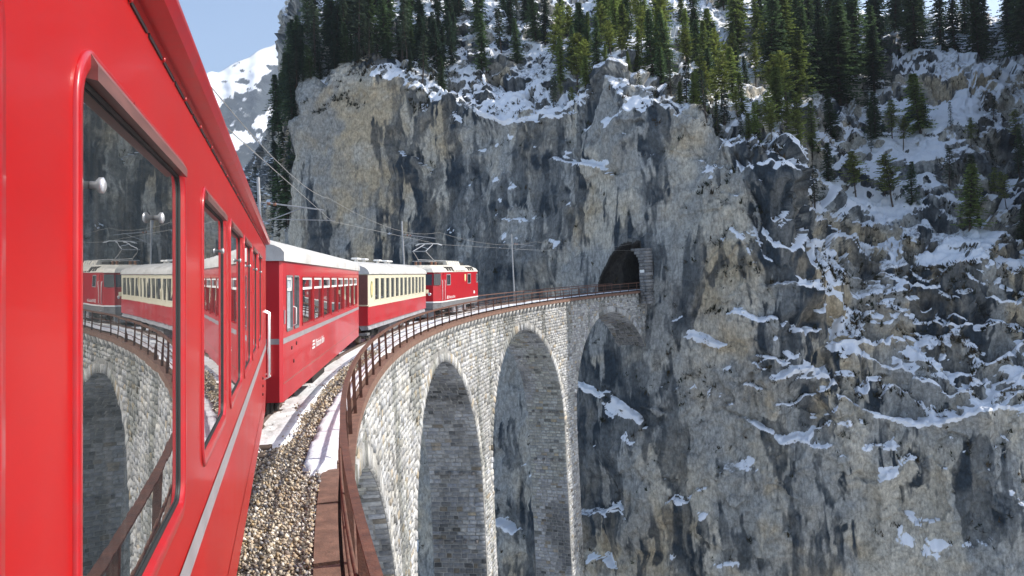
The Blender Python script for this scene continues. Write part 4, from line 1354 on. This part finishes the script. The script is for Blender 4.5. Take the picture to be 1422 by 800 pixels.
for sx in (-1, 1):
    e = sx * (LB / 2 + .003)
    for y0_, y1_ in ((-HW + .05, -.75), (.75, HW - .05)):
        MB().add([(e, y0_, 1.785), (e, y1_, 1.785), (e, y1_, 1.875), (e, y0_, 1.875)], [(0, 1, 2, 3)]).build('painted_line', M['white_line'], carB)
    # end door frame and gangway
    e = sx * LB / 2
    MB().box(min(e, e + sx * .10), max(e, e + sx * .10), -.72, -.64, .95, 3.02).box(min(e, e + sx * .10), max(e, e + sx * .10), .64, .72, .95, 3.02).box(min(e, e + sx * .10), max(e, e + sx * .10), -.6399, .6399, 2.94, 3.02).build('gangway_frame', M['red_far'], carB)
    MB().box(min(e + sx * .002, e + sx * .04), max(e + sx * .002, e + sx * .04), -.62, .62, .97, 2.92).build('gangway_door', M['rubber'], carB)
    coupler(carB, e, sx)
for ysg in (-1, 1):
    MB().tube([(-LB / 2 - .0, ysg * (HW - .20), 2.25), (-LB / 2 - .07, ysg * (HW - .20), 2.22), (-LB / 2 - .07, ysg * (HW - .20), 1.32), (-LB / 2, ysg * (HW - .20), 1.29)], .022, 8).build('handrail', M['white_rail'], carB)
MB().box(-LB / 2 + .12, -LB / 2 + .2, -HW - .012, -HW + .01, 2.10, 2.32).build('number_plate', M['white_line'], carB)
MB().tube([(-LB / 2 + 1.03, -HW, 2.35), (-LB / 2 + 1.03, -HW - .05, 2.33), (-LB / 2 + 1.03, -HW - .05, 2.05), (-LB / 2 + 1.03, -HW, 2.03)], .012, 6).build('handrail', M['white_rail'], carB)
roof_mesh(LB + .1, ZTB + .002, 3.54, HW, .17, .035).build('roof', M['roof'], carB)
for x in (LB / 2 - 2.4, -LB / 2 + 2.4): bogie(carB, x)
mb = MB().box(-1.8, .2, -1.05, -.5, .45, .865, .03).box(1.0, 2.2, -1.0, -.45, .50, .865, .03).tube([(-2.5, -.2, .6), (3, -.2, .6)], .12, 10)
mb.build('underfloor_boxes', M['black'], carB)
for x, z in ((.85, 1.66), (1.35, 1.70), (1.05, 1.42)):
    MB().revolve([(-HW - .001, .035), (-HW - .012, .03)], 10, (-LB / 2 + x, 0, z), 'y').build('bolt', M['rubber'], carB)


def lettering(root, mat, x0, z0, size, y=-HW - .004):
    """three stacked bars followed by the railway's name, as painted on the side"""
    lt = text_mesh('Rhätische Bahn', size, .18)
    o = link_mesh('lettering', lt, mat, root)
    o.rotation_euler = (math.pi / 2, 0, 0); o.location = (x0 + size * 2.1, y, z0)
    mb = MB()
    for k in range(3):
        zz = z0 + k * size * .28
        sh = k * size * .12
        mb.add([(x0 + sh - k * .0, y, zz), (x0 + sh + size * 1.7 - k * size * .2, y, zz), (x0 + sh + size * 1.75 - k * size * .2, y, zz + size * .17), (x0 + sh + .03, y, zz + size * .17)], [(0, 1, 2, 3)])
    mb.build('logo_bars', mat, root)


lettering(carB, M['white_rail'], -LB / 2 + 3.3, 1.42, .23)

# cream saloon
LC = 14.8
carC = empty('saloon_coach', (0, 0, 0), 'cream and red saloon coach with white roof just behind the locomotive', 'train coach', 'coaches of the red train')
place(carC, 37.3, 9.6)
ZSC, ZTC, ZMC = 1.06, 2.98, 1.80
xc0 = -LC / 2
WC = [(xc0 + 1.12 + 1.105 * k, xc0 + 1.90 + 1.105 * k) for k in range(12)]
wzC = (1.97, 2.87)
mb = MB(); body_box(mb, LC, ZMC, ZTC, [(a, b, *wzC) for a, b in WC], None, .02)
mb.build('upper_body', M['cream'], carC)
mb = MB().box(-LC / 2, LC / 2, -HW - .004, HW + .004, ZSC, ZMC - .002, .03); mb.build('lower_body', M['red_far'], carC)
MB().box(-LC / 2 + .1, LC / 2 - .1, -.2, .2, ZMC, 2.9).build('inner_partition', M['interior'], carC)
for i, (a, b) in enumerate(WC):
    for sd in (-1, 1):
        y0 = sd * HW
        w = MB().sweep(rrect(a, b, *wzC, .02, 2), [(.02, y0 * 1.0005), (.02, y0 + sd * .012), (-.035, y0 + sd * .012), (-.035, y0 - sd * .03)], False).build('window', M['cream'], carC)
        pane_mesh(a + .02, b - .02, wzC[0] + .02, wzC[1] - .02, .02, y0 - sd * .025).build('pane', M['glass2'], w)
        # curtain behind the glass edge
        MB().box(a + .03, a + .2, y0 - sd * .022 if sd < 0 else y0 - .024, y0 - sd * .020 if sd < 0 else y0 - .0225, wzC[0] + .05, wzC[1] - .04).build('curtain', M['white_line' if i % 3 else 'interior'], w)
for sd in (-1, 1):
    y = sd * (HW + .008)
    MB().box(-LC / 2, LC / 2, min(y, y - sd * .02), max(y, y - sd * .02), ZMC - .03, ZMC + .03).build('waist_moulding', M['cream'], carC)
# oval crest
ov = [(xc0 + .55 + .2 * math.cos(2 * math.pi * k / 20), 2.42 + .32 * math.sin(2 * math.pi * k / 20)) for k in range(20)]
MB().prism(ov, 'y', -HW - .012, -HW + .005).build('oval_crest', M['crest'], carC)
ov = [(xc0 + .55 + .13 * math.cos(2 * math.pi * k / 20), 2.42 + .24 * math.sin(2 * math.pi * k / 20)) for k in range(20)]
MB().prism(ov, 'y', -HW - .018, -HW - .0125).build('crest_field', M['yellow'], carC)
mb = MB().prism([(-HW + .06, ZSC - .001), (-HW + .02, .90), (-HW + .3, .88), (-HW + .4, ZSC - .001)], 'x', -LC / 2 + .1, LC / 2 - .1).prism([(HW - .4, ZSC - .001), (HW - .3, .88), (HW - .02, .90), (HW - .06, ZSC - .001)], 'x', -LC / 2 + .1, LC / 2 - .1)
mb.build('skirt', M['grey_light'], carC)
for sx in (-1, 1):
    e = sx * LC / 2
    MB().box(min(e, e + sx * .04), max(e, e + sx * .04), -HW + .02, HW - .02, ZMC + .05, ZTC - .02).build('end_panel', M['trim'], carC)
    MB().box(min(e, e + sx * .14), max(e, e + sx * .14), -.65, .65, 1.0, 2.94).build('gangway', M['rubber'], carC)
    coupler(carC, e, sx)
    MB().box(e - sx * .5, e + sx * .0, -HW + .06, HW - .06, .70, .78).build('footboard', M['grey'], carC) if sx < 0 else MB().box(e - .5, e, -HW + .06, HW - .06, .70, .78).build('footboard', M['grey'], carC)
MB().prism([(LC / 2 - .1, 1.9), (LC / 2 + .14, 1.92), (LC / 2 + .14, 2.1), (LC / 2 - .1, 2.12)], 'y', -HW - .13, -HW - .001).build('tail_lamp', M['cream'], carC)
roof_mesh(LC + .16, ZTC + .02, 3.52, HW, .06, .05, .8).build('roof', M['roof'], carC)
for k, xx in enumerate((-5.4, -4.0, -1.2, .6, 1.4)):
    v = MB().box(xx - .28, xx + .28, -.55, -.25, 3.57, 3.65, .03)
    v.tube([(xx - .15, -.4, 3.45), (xx - .15, -.4, 3.63)], .04, 6).tube([(xx + .15, -.4, 3.45), (xx + .15, -.4, 3.63)], .04, 6)
    v.build('roof_vent', M['white_rail'], carC)
for x in (LC / 2 - 2.5, -LC / 2 + 2.5): bogie(carC, x)
MB().box(-1.6, .4, -1.0, -.4, .45, .86, .03).tube([(.9, -.7, .62), (2.4, -.7, .62)], .2, 12).build('underfloor_boxes', M['grey'], carC)

# ---- locomotive
LL = 10.9
loco = empty('electric_locomotive', (0, 0, 0), 'red electric locomotive with cream roof and raised pantograph heading the train', 'locomotive')
place(loco, 53.4, 6.2)
ZSL, ZTL = 1.26, 3.08
hl = LL / 2


def loco_ring(z, inset=0.0, cab=.5):
    """plan outline of the body at a height: slightly pointed cab ends"""
    w = HW - inset
    e = hl - inset
    return [(-e, -w * .72, z), (-e + cab, -w, z), (e - cab, -w, z), (e, -w * .72, z), (e + .12, 0, z), (e, w * .72, z), (e - cab, w, z), (-e + cab, w, z), (-e, w * .72, z), (-e - .12, 0, z)]


mb = MB()
r1, r2, r3 = loco_ring(ZSL), loco_ring(2.25), loco_ring(ZTL, .06)
r3 = [(x * (.975 if abs(x) > hl - .7 else 1), y * 1.04, z) for x, y, z in r3]
n = len(r1)
mb.add(r1 + r2 + r3, [(i, (i + 1) % n, n + (i + 1) % n, n + i) for i in range(n)] + [(n + i, n + (i + 1) % n, 2 * n + (i + 1) % n, 2 * n + i) for i in range(n)])
mb.build('body', M['red_loco'], loco)
# frame, apron and line
mb = MB()
f1, f2 = loco_ring(.82, .03), loco_ring(ZSL - .002, .01)
mb.add(f1 + f2, [(i, (i + 1) % n, n + (i + 1) % n, n + i) for i in range(n)] + [tuple(range(n))[::-1]])
mb.build('underframe', M['grey'], loco)
l1, l2 = loco_ring(1.23, -.012), loco_ring(1.31, -.012)
MB().add(l1 + l2, [(i, (i + 1) % n, n + (i + 1) % n, n + i) for i in range(n)]).build('painted_line', M['white_rail'], loco)
# roof: hipped cream cowl
mb = MB()
q1 = loco_ring(ZTL + .001, -.015); q2 = loco_ring(3.30, .12); q3 = loco_ring(3.52, .52, .7)
mb.add(q1 + q2 + q3, [(i, (i + 1) % n, n + (i + 1) % n, n + i) for i in range(n)] + [(n + i, n + (i + 1) % n, 2 * n + (i + 1) % n, 2 * n + i) for i in range(n)] + [tuple(2 * n + i for i in range(n))])
mb.build('roof', M['loco_roof'], loco)
for gx in (2.0, 7.6):
    for k in range(3):
        x = -hl + gx + k * .62
        # louvres on the sloping cowl
        MB().hexa([(x, -HW + .02, 3.16), (x + .42, -HW + .02, 3.16), (x + .42, -HW + .35, 3.16), (x, -HW + .35, 3.16), (x, -HW + .16, 3.42), (x + .42, -HW + .16, 3.42), (x + .42, -HW + .35, 3.42), (x, -HW + .35, 3.42)]).build('louvre', M['black'], loco)
for k in range(8):
    x = -hl + 3.3 + k * .42
    MB().box(x, x + .26, -HW + .005, -HW + .06, 3.09, 3.17).build('air_slot', M['black'], loco)
MB().prism([(-.72, 3.52), (-.6, 3.80), (.6, 3.80), (.72, 3.52)], 'x', -hl + 4.3, -hl + 7.6).build('roof_hatch', M['loco_roof'], loco)
for k in range(5):
    x = -hl + 4.5 + k * .62
    MB().hexa([(x, -.745, 3.53), (x + .1, -.745, 3.53), (x + .1, -.70, 3.53), (x, -.70, 3.53), (x, -.635, 3.79), (x + .1, -.635, 3.79), (x + .1, -.60, 3.79), (x, -.60, 3.79)]).build('hatch_rib', M['alu'], loco)
for x, l_ in ((-hl + 2.9, 1.2), (-hl + 8.0, 1.6)):
    MB().box(x, x + l_, -.45, .45, 3.55, 3.72, .03).build('roof_resistor', M['black'], loco)
for k in range(4):
    x = -hl + 1.2 + .9 * (k % 2); y = -.5 if k < 2 else .5
    MB().revolve([(3.5, .05), (3.55, .1), (3.58, .05), (3.62, .1), (3.65, .05), (3.69, .1), (3.74, .04)], 10, (x, y, 0), 'z').build('insulator', M['ceramic'], loco)
MB().tube([(-hl + .6, .2, 3.85), (hl - .8, .2, 3.85)], .025, 6).build('roof_conductor', M['galv'], loco)
# windows
def loco_window(x0, x1, z0, z1, y=-HW):
    y = y + .001
    sg = -1 if y < 0 else 1
    w = MB().sweep(rrect(x0, x1, z0, z1, .04, 3), [(.03, y), (.03, y + sg * .015), (-.02, y + sg * .015), (-.025, y + sg * .006)], False).build('window', M['alu'], loco)
    pane_mesh(x0 + .01, x1 - .01, z0 + .01, z1 - .01, .04, y + sg * .008).build('pane', M['glass2'], w)


for x0, x1 in ((1.75, 2.65), (7.25, 8.15)):
    loco_window(-hl + x0, -hl + x1, 2.28, 2.92)
    loco_window(-hl + x0, -hl + x1, 2.28, 2.92, HW)
loco_window(hl - 1.0, hl - .62, 2.3, 2.9)
# cab end and corner windows, both ends
for sg in (-1, 1):
    for sy in (-1, 1):
        e = sg * hl
        # corner pane on the slanted flank
        A = Vector((e - sg * .42, sy * HW * .985, 0)); B = Vector((e - sg * .02, sy * HW * .74, 0))
        nrm_ = Vector((sg * .45, sy * .9, 0)).normalized() * .025
        w = MB().add([(A + nrm_ + Vector((0, 0, 2.3))), (B + nrm_ + Vector((0, 0, 2.3))), (B * .985 + nrm_ + Vector((0, 0, 2.98))), (A * .985 + nrm_ + Vector((0, 0, 2.98)))], [(0, 1, 2, 3)])
        w.build('cab_window', M['glass2'], loco)
        A = Vector((e + sg * .0, sy * HW * .66, 0)); B = Vector((e + sg * .11, sy * .08, 0))
        nrm_ = Vector((sg, sy * .12, 0)).normalized() * .02
        w = MB().add([(A + nrm_ + Vector((0, 0, 2.3))), (B + nrm_ + Vector((0, 0, 2.3))), (B * .97 + nrm_ + Vector((0, 0, 2.96))), (A * .97 + nrm_ + Vector((0, 0, 2.96)))], [(0, 1, 2, 3)])
        w.build('cab_window', M['glass2'], loco)
        MB().revolve([(sg * (hl + .02), .10), (sg * (hl + .10), .10), (sg * (hl + .11), .06)], 12, (0, sy * .75, 1.75), 'x').build('headlamp', M['alu'], loco)
# cab door: recessed outline and grab rails
for x in (.62, 1.22):
    MB().tube([(-hl + x, -HW, 2.6), (-hl + x, -HW - .05, 2.58), (-hl + x, -HW - .05, 1.4), (-hl + x, -HW, 1.38)], .016, 6).build('grab_rail', M['white_rail'], loco)
d = MB()
for a, b, c, e in ((.72, .735, 1.34, 2.98), (1.10, 1.115, 1.34, 2.98), (.7351, 1.0999, 2.965, 2.98)):
    d.box(-hl + a, -hl + b, -HW - .003, -HW + .01, c, e)
d.build('cab_door', M['rubber'], loco)
for k in range(3):
    MB().box(-hl + .72, -hl + 1.12, -HW - .02, -HW + .2, .42 + k * .28, .45 + k * .28).build('step', M['galv'], loco)
lettering(loco, M['white_rail'], -hl + 1.75, 1.42, .25)
# shield and number on the side
MB().prism([(-hl + 6.35, 2.92), (-hl + 6.35, 2.55), (-hl + 6.55, 2.40), (-hl + 6.75, 2.55), (-hl + 6.75, 2.92)], 'y', -HW - .012, -HW - .001).build('coat_of_arms', M['yellow'], loco)
MB().box(-hl + 9.0, -hl + 9.4, -HW - .006, -HW, 1.52, 1.72).build('number_plate', M['white_rail'], loco)
for x in (-hl + 2.5, hl - 2.5):
    bogie(loco, x, 2.2, .23, .45)
MB().box(-1.2, -.3, -1.1, -.6, .42, .82, .03).box(.1, 1.1, -1.1, -.6, .40, .82, .03).build('underfloor_boxes', M['grey_light'], loco)
MB().tube([(-hl + 4.0, -1.12, .55), (-hl + 4.0, -1.12, .85)], .16, 10).tube([(-hl + 6.7, -1.12, .5), (-hl + 6.7, -1.12, .82)], .2, 10).build('air_tank', M['white_line'], loco)
for sg in (-1, 1):
    MB().prism([(sg * hl, -1.0), (sg * (hl + .25), -.1), (sg * (hl + .25), .1), (sg * hl, 1.0), (sg * (hl - .1), 1.0), (sg * (hl - .1), -1.0)], 'z', .36, .80).build('snow_plough', M['grey'], loco)
    coupler(loco, sg * (hl + .1), sg)
# pantograph over the rear cab, half raised
panto = MB()
bx = -hl + 1.3
for y in (-.5, .5):
    panto.tube([(bx - .7, y, 3.76), (bx + .9, y, 3.76)], .03, 6)
    panto.tube([(bx + .55, y, 3.80), (bx - .95, y * .8, 4.36)], .028, 6)
for x in (bx - .7, bx + .55, bx + .9): panto.tube([(x, -.5, 3.76), (x, .5, 3.76)], .03, 6)
panto.tube([(bx - .95, -.45, 4.36), (bx - .95, .45, 4.36)], .03, 6)
pant = panto.build('pantograph', M['galv'], loco)
up_ = MB()
for y in (-.4, .4): up_.tube([(bx - .95, y, 4.37), (bx + 1.0, y * .7, 4.83)], .026, 6)
up_.tube([(bx - .3, -.36, 4.52), (bx + .5, .33, 4.71)], .015, 6)
up_.build('upper_arm', M['alu'], pant)
hd = MB()
for x in (bx + .9, bx + 1.15): hd.tube([(x, -.85, 4.78), (x, -.6, 4.88), (x, .6, 4.88), (x, .85, 4.78)], .022, 6)
hd.build('collector_head', M['white_rail'], pant)
# ------------------------------------------------------------------ catenary masts and wires
def mast(s, label):
    x0_, y0_, t0_ = (float(v) for v in pt(s, -4.6))
    m = empty('catenary_mast', (x0_, y0_, -1.0), label, 'mast', 'catenary masts on the outer edge', -t0_)
    MB().tube([(0, 0, -1.2), (0, 0, 7.65)], [.085, .06], 8).build('pole', M['galv'], m)
    MB().tube([(0, 0, 6.75), (2.3, 0, 6.35)], .03, 6).tube([(0, 0, 5.95), (1.5, 0, 6.45)], .022, 6).tube([(.4, 0, 6.1), (2.7, 0, 5.95)], .016, 6).build('bracket_arm', M['galv'], m)
    for xi in (.28, .5):
        MB().revolve([(xi, .03), (xi + .03, .07), (xi + .06, .03), (xi + .09, .07), (xi + .12, .03)], 10, (0, 0, 6.72 - xi * .17), 'x').build('insulator', M['ceramic'], m)
    MB().box(.06, .5, -.06, .06, -.35, .95, .02).build('foot_bracket', M['rust'], m)
    return m


mast(29.4, 'grey catenary pole standing behind the front end of the red coach by the mountain')
mast(53.25, 'grey catenary pole rising behind the cream coach against the rock')
mast(77.3, 'grey catenary pole beyond the locomotive, nearest the tunnel')
MS = [5.3, 29.4, 53.25, 77.3, 101.0]


def wire(name, label, off, zf, r=.008):
    pts = []
    for a, b in zip(MS[:-1], MS[1:]):
        pa, pb = np.array(P(a, off(a), zf)), np.array(P(b, off(b), zf))
        for k in range(9):
            t = k / 9
            p = pa + (pb - pa) * t
            pts.append((p[0], p[1], p[2] - (.0 if name == 'contact_wire' else .55 * 4 * t * (1 - t))))
    pts.append(P(MS[-1], off(MS[-1]), zf))
    tag(MB().tube(pts, r, 5).build(name, M['wire']), label, 'wire')
    return pts


zig = lambda s: TRACK + (.15 if round(s) % 2 else -.15)
cw_ = wire('contact_wire', 'contact wire strung low above the train along the curve', lambda s: TRACK + .1, 4.92)
ct_ = wire('catenary_wire', 'sagging carrier wire above the contact wire', lambda s: TRACK + .05, 5.75)

# ------------------------------------------------------------------ conifers
tree_rng = np.random.default_rng(77)


def conifer_mesh(kind, H, seed):
    """needle sprays as small pointed faces on drooping boughs; returns crown mesh and trunk mesh"""
    r = np.random.default_rng(seed)
    V, F, C = [], [], []
    trunk = MB()
    lean = r.normal(0, .012, 2)
    tp_ = [(lean[0] * z * z * .1 + .05 * math.sin(z), lean[1] * z * z * .1, z) for z in np.linspace(-.6, H * .98, 9)]
    r0 = H * (.016 if kind != 'pine' else .014)
    trunk.tube(tp_, [r0 * (1 - .93 * k / 8) + .008 for k in range(9)], 7)
    axis = lambda z: np.array([np.interp(z, [p[2] for p in tp_], [p[0] for p in tp_]), np.interp(z, [p[2] for p in tp_], [p[1] for p in tp_]), z])
    if kind == 'spruce': zb, R, dz, base = .06, .22, .29, np.array([.065, .105, .045])
    elif kind == 'dark': zb, R, dz, base = .08, .20, .31, np.array([.034, .058, .036])  # needles darkened to paint in the shade of the left woods
    elif kind == 'pine': zb, R, dz, base = .34, .23, .32, np.array([.165, .195, .05])
    elif kind == 'green': zb, R, dz, base = .12, .24, .28, np.array([.14, .185, .05])
    else: zb, R, dz, base = .25, .14, .40, np.array([.050, .070, .045])      # thin
    z = zb * H
    while z < H * .985:
        u = (z / H - zb) / (1 - zb)
        if kind == 'pine': rad = R * H * (max(0, math.sin(math.pi * min(1, .18 + .82 * u) ** .8)) ** .7) * r.uniform(.6, 1.15)
        else: rad = R * H * (1 - u) ** .75 * r.uniform(.72, 1.12) + .12
        nb_ = int(r.integers(5, 8)) if kind != 'thin' else int(r.integers(3, 5))
        a0 = r.uniform(0, 6.28)
        for b in range(nb_):
            if kind == 'pine' and r.random() < .25: continue
            a = a0 + b * 6.283 / nb_ + r.normal(0, .25)
            L = rad * r.choice([r.uniform(.35, .7), r.uniform(.7, 1.15), r.uniform(.7, 1.2)])
            droop = r.uniform(-.45, -.1) if kind != 'pine' else r.uniform(-.05, .4)
            o = axis(z); d = np.array([math.cos(a), math.sin(a), 0])
            if L > .5:
                e = o + d * L * .8 + np.array([0, 0, droop * L * .8])
                trunk.tube([o, e], [.02 * H / 10, .006], 3, False)
            m = max(3, int(L / .17))
            shade = r.uniform(.75, 1.3)
            for k in range(m):
                t = (k + r.uniform(.2, 1)) / m
                p = o + d * L * t + np.array([0, 0, droop * L * t * (1.2 - .5 * t)])
                for side in (-1, 1, 0):
                    sl = r.uniform(.22, .46) * (1.15 - .45 * t) * (H / 10) ** .35
                    ang = a + side * r.uniform(.45, 1.1)
                    dd_ = np.array([math.cos(ang), math.sin(ang), r.uniform(-.5, .12) if kind != 'pine' else r.uniform(-.15, .6)])
                    w = np.array([-dd_[1], dd_[0], 0]) * sl * r.uniform(.22, .36) + np.array([0, 0, r.uniform(-.08, .08)])
                    i = len(V)
                    V += [p - w * .4, p + dd_ * sl * .55 - w, p + dd_ * sl, p + dd_ * sl * .55 + w]
                    F.append((i, i + 1, i + 2, i + 3))
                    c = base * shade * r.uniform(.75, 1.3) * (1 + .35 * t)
                    C += [c] * 4
        z += dz * r.uniform(.7, 1.25) * (H / 10) ** .6 * (1.0 - .35 * u)
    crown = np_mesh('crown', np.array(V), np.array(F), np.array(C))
    return crown, trunk.mesh('trunk')


PROTO = {}
for kd, hs in (('spruce', (10, 11, 9, 10.5)), ('dark', (13, 12, 14, 12.5)), ('pine', (10, 9, 10, 8, 9.5)), ('green', (10, 9, 11, 8.5)), ('thin', (7, 6, 6.5))):
    PROTO[kd] = [(h, *conifer_mesh(kd, h, 900 + i * 13 + hash_)) for hash_ in [len(kd) * 31] for i, h in enumerate(hs)]
NAMES = {'spruce': 'spruce_tree', 'dark': 'fir_tree', 'pine': 'pine_tree', 'green': 'pine_tree', 'thin': 'larch_tree'}
for kd in PROTO:
    for h, c, t in PROTO[kd]:
        c.materials.append(M['needles']); t.materials.append(M['bark'])


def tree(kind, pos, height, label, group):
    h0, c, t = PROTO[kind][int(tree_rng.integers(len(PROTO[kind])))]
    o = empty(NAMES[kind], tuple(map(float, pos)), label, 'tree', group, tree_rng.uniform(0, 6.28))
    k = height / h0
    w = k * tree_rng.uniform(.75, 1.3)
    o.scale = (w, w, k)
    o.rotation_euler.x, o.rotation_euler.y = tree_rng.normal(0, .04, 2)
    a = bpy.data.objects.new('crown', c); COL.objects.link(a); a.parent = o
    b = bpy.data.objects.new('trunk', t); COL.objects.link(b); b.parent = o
    return o


placed = []


def scatter(n, c0, c1, r0, r1, kinds, h0, h1, label, group, gap=1.7, bias=1.0, tries=40, rim=None):
    done = 0
    for _ in range(n * tries):
        if done >= n: break
        c = tree_rng.uniform(c0, c1); r = r0 + (r1 - r0) * tree_rng.random() ** bias
        p, nn_ = cliff_at(c, r)
        if nn_[2] < .12: continue
        if any((p[0] - q[0]) ** 2 + (p[1] - q[1]) ** 2 + .3 * (p[2] - q[2]) ** 2 < gap * gap for q in placed): continue
        placed.append(p)
        k = kinds[int(tree_rng.integers(len(kinds)))]
        tree(k, p - np.array([0, 0, .25]), tree_rng.uniform(h0, h1), label, group)
        done += 1


scatter(26, 2.5, 3.6, 4.0, 6.8, ['dark', 'spruce'], 8, 13, 'dark fir hugging the left edge of the cliff beside the sky', 'firs on the left edge of the cliff', 1.4)
scatter(50, 3.4, 6.2, 4.5, 6.9, ['dark', 'spruce', 'thin'], 7, 13.5, 'dark fir in the wood crowning the left cliff', 'firs crowning the left cliff', 2.5)
scatter(24, 3.7, 5.8, 4.2, 5.0, ['dark', 'spruce', 'thin'], 3.5, 7.5, 'small dark fir on the lip of the ochre rock face', 'small firs on the left cliff lip', 1.5)
scatter(22, 5.6, 7.7, 5.2, 6.9, ['thin', 'spruce', 'dark'], 6, 10.5, 'slender conifer on the snowy saddle atop the cliff', 'conifers on the snowy saddle', 1.6)
scatter(70, 7.6, 12.2, 4.9, 6.7, ['green', 'pine', 'pine', 'spruce'], 5.5, 9.5, 'sunlit green pine on the snowy slope above the tunnel', 'pines on the slope above the tunnel', 1.7)
scatter(24, 9.5, 13.6, 5.9, 7.2, ['spruce', 'green', 'spruce'], 8, 14, 'tall conifer in the wood at the top behind the sunlit pines', 'conifers of the upper wood', 2.2)
scatter(20, 11.8, 14.6, 6.1, 7.4, ['dark', 'spruce', 'spruce'], 10, 17, 'tall dark fir at the top right of the slope', 'dark firs at the top right', 2.6)
scatter(22, 14.2, 17.0, 6.95, 7.6, ['dark', 'spruce'], 10, 17, 'hazy tall fir on the ridge at the upper right corner', 'firs on the right ridge', 3.0)
scatter(26, 7.4, 11.6, 4.25, 5.1, ['thin', 'pine', 'green'], 3, 6.5, 'small pine rooted along the rim of the cliff face', 'small pines along the cliff rim', 1.3)
scatter(14, .8, 2.6, 3.9, 6.5, ['dark', 'thin'], 7, 12, 'dark fir on the snowy slope between the mast and the cliff', 'firs on the far left slope', 3.0)
scatter(26, 11.2, 16.8, 4.3, 6.2, ['thin', 'pine', 'spruce'], 3.5, 7.5, 'small conifer among the snowy ledges on the right', 'small conifers on the right ledges', 2.2)
SPEC = [(13.95, 4.95, 'pine', 6.5, 'tall bare-stemmed pine alone on the snow right of the cliff edge'),
        (15.1, 5.9, 'green', 9.5, 'broad sunlit pine on the rocky knoll at the right'),
        (15.95, 4.55, 'green', 8.5, 'bushy sunlit pine on the dark outcrop near the right edge'),
        (14.5, 5.0, 'thin', 6.0, 'thin bluish conifer beside the bare-stemmed pine on the snow'),
        (14.95, 4.75, 'spruce', 6.0, 'dark small spruce left of the bushy pine on the right ledges'),
        (16.5, 5.7, 'thin', 6.0, 'slim dark conifer in front of the rock tooth at the far right'),
        (13.0, 5.35, 'green', 8.0, 'leaning green pine at the edge of the snow chute'),
        (12.6, 5.3, 'pine', 8.0, 'slim pine standing just left of the snow chute'),
        (13.6, 5.75, 'spruce', 8.5, 'dense sunlit spruce at the top of the snow chute')]
for c, r, k, h, lb in SPEC:
    p, _ = cliff_at(c, r)
    tree(k, p - np.array([0, 0, .25]), h, lb, 'single conifers on the right slope')

# tell the trees of each wood apart: size, then place counted from the left of the view
ORD = ['first', 'second', 'third', 'fourth', 'fifth', 'sixth', 'seventh', 'eighth', 'ninth', 'tenth', 'eleventh', 'twelfth', 'thirteenth', 'fourteenth', 'fifteenth', 'sixteenth', 'seventeenth', 'eighteenth', 'nineteenth']
TEN = ['', '', 'twent', 'thirt', 'fort', 'fift', 'sixt', 'sevent', 'eight', 'ninet']


def ordinal(n):
    if n < 20: return ORD[n - 1]
    t, u = divmod(n, 10)
    return TEN[t] + 'ieth' if u == 0 else TEN[t] + 'y-' + ORD[u - 1]


woods = {}
for o in COL.objects:
    if o.get('category') == 'tree' and not o['group'].startswith('single'): woods.setdefault(o['group'], []).append(o)
for g, L in woods.items():
    L.sort(key=lambda o: o.location.x / o.location.y)
    for i, o in enumerate(L): o['label'] = o['label'] + ', ' + ordinal(i + 1) + ' from the left'

# ------------------------------------------------------------------ dry scrub and dwarf juniper on the ledges
nzg = nzs.reshape(NR, NC)
want = (nzg > .18) & (nzg < .62) & (CL[..., 1] < 160)
want &= (RP[:, None] > .8) & (RP[:, None] < 7)
prob = .010 + .05 * ledgy.reshape(NR, NC)
prob = prob + .12 * ((CP > 3.5) & (CP < 5.8))[None, :] * ((RP > 3.8) & (RP < 5.4))[:, None]
noise_s = fbm(CL.reshape(-1, 3), [3, 3, 2], 3, 401).reshape(NR, NC)
pick = np.where(want & (noise_s > -.02) & (tree_rng.random((NR, NC)) < prob))
pb = CL[pick]
n = len(pb)
nbl = 9
a = tree_rng.uniform(0, 2 * math.pi, (n, nbl)); el = tree_rng.uniform(.1, 1.4, (n, nbl))
ln = tree_rng.uniform(.18, .55, (n, nbl)) * tree_rng.uniform(.5, 1.4, (n, 1))
dv = np.stack([np.cos(a) * np.cos(el), np.sin(a) * np.cos(el), np.sin(el)], -1) * ln[..., None]
wv = np.stack([-np.sin(a), np.cos(a), 0 * a], -1) * (ln * .22)[..., None]
b0 = pb[:, None, :] + tree_rng.normal(0, .12, (n, nbl, 3)) - [0, 0, .05]
sv = np.stack([b0 - wv, b0 + wv, b0 + dv + wv * .3], 2).reshape(-1, 3)
sfc = np.arange(len(sv)).reshape(-1, 3)
scp = np.array([(.045, .038, .020), (.030, .032, .016), (.070, .052, .028), (.022, .030, .016)])
sc_ = np.repeat(scp[tree_rng.integers(0, 4, n)] * tree_rng.uniform(.7, 1.3, (n, 1)), nbl * 3, 0)
scrub = link_mesh('ledge_scrub', np_mesh('ledge_scrub', sv, sfc, sc_), M['needles'])
tag(scrub, 'dark dry scrub and tufts growing along the snowy rock ledges', 'scrub', kind='stuff')
print('scrub tufts', n)

# ------------------------------------------------------------------ mountain air
hz = MB().box(-3700, 3700, -2700, 4700, -77, 1150).build('haze', None)
hm = bpy.data.materials.new('haze_air'); hm.use_nodes = True
hn = hm.node_tree; hn.nodes.clear()
ho = hn.nodes.new('ShaderNodeOutputMaterial'); hv = hn.nodes.new('ShaderNodeVolumePrincipled')
hv.inputs['Color'].default_value = (.72, .82, .95, 1); hv.inputs['Density'].default_value = .00016
hv.inputs['Anisotropy'].default_value = .3
hn.links.new(hv.outputs[0], ho.inputs['Volume'])
hz.data.materials.append(hm)
tag(hz, 'thin blue mountain air fading the far slopes', 'haze', kind='stuff')
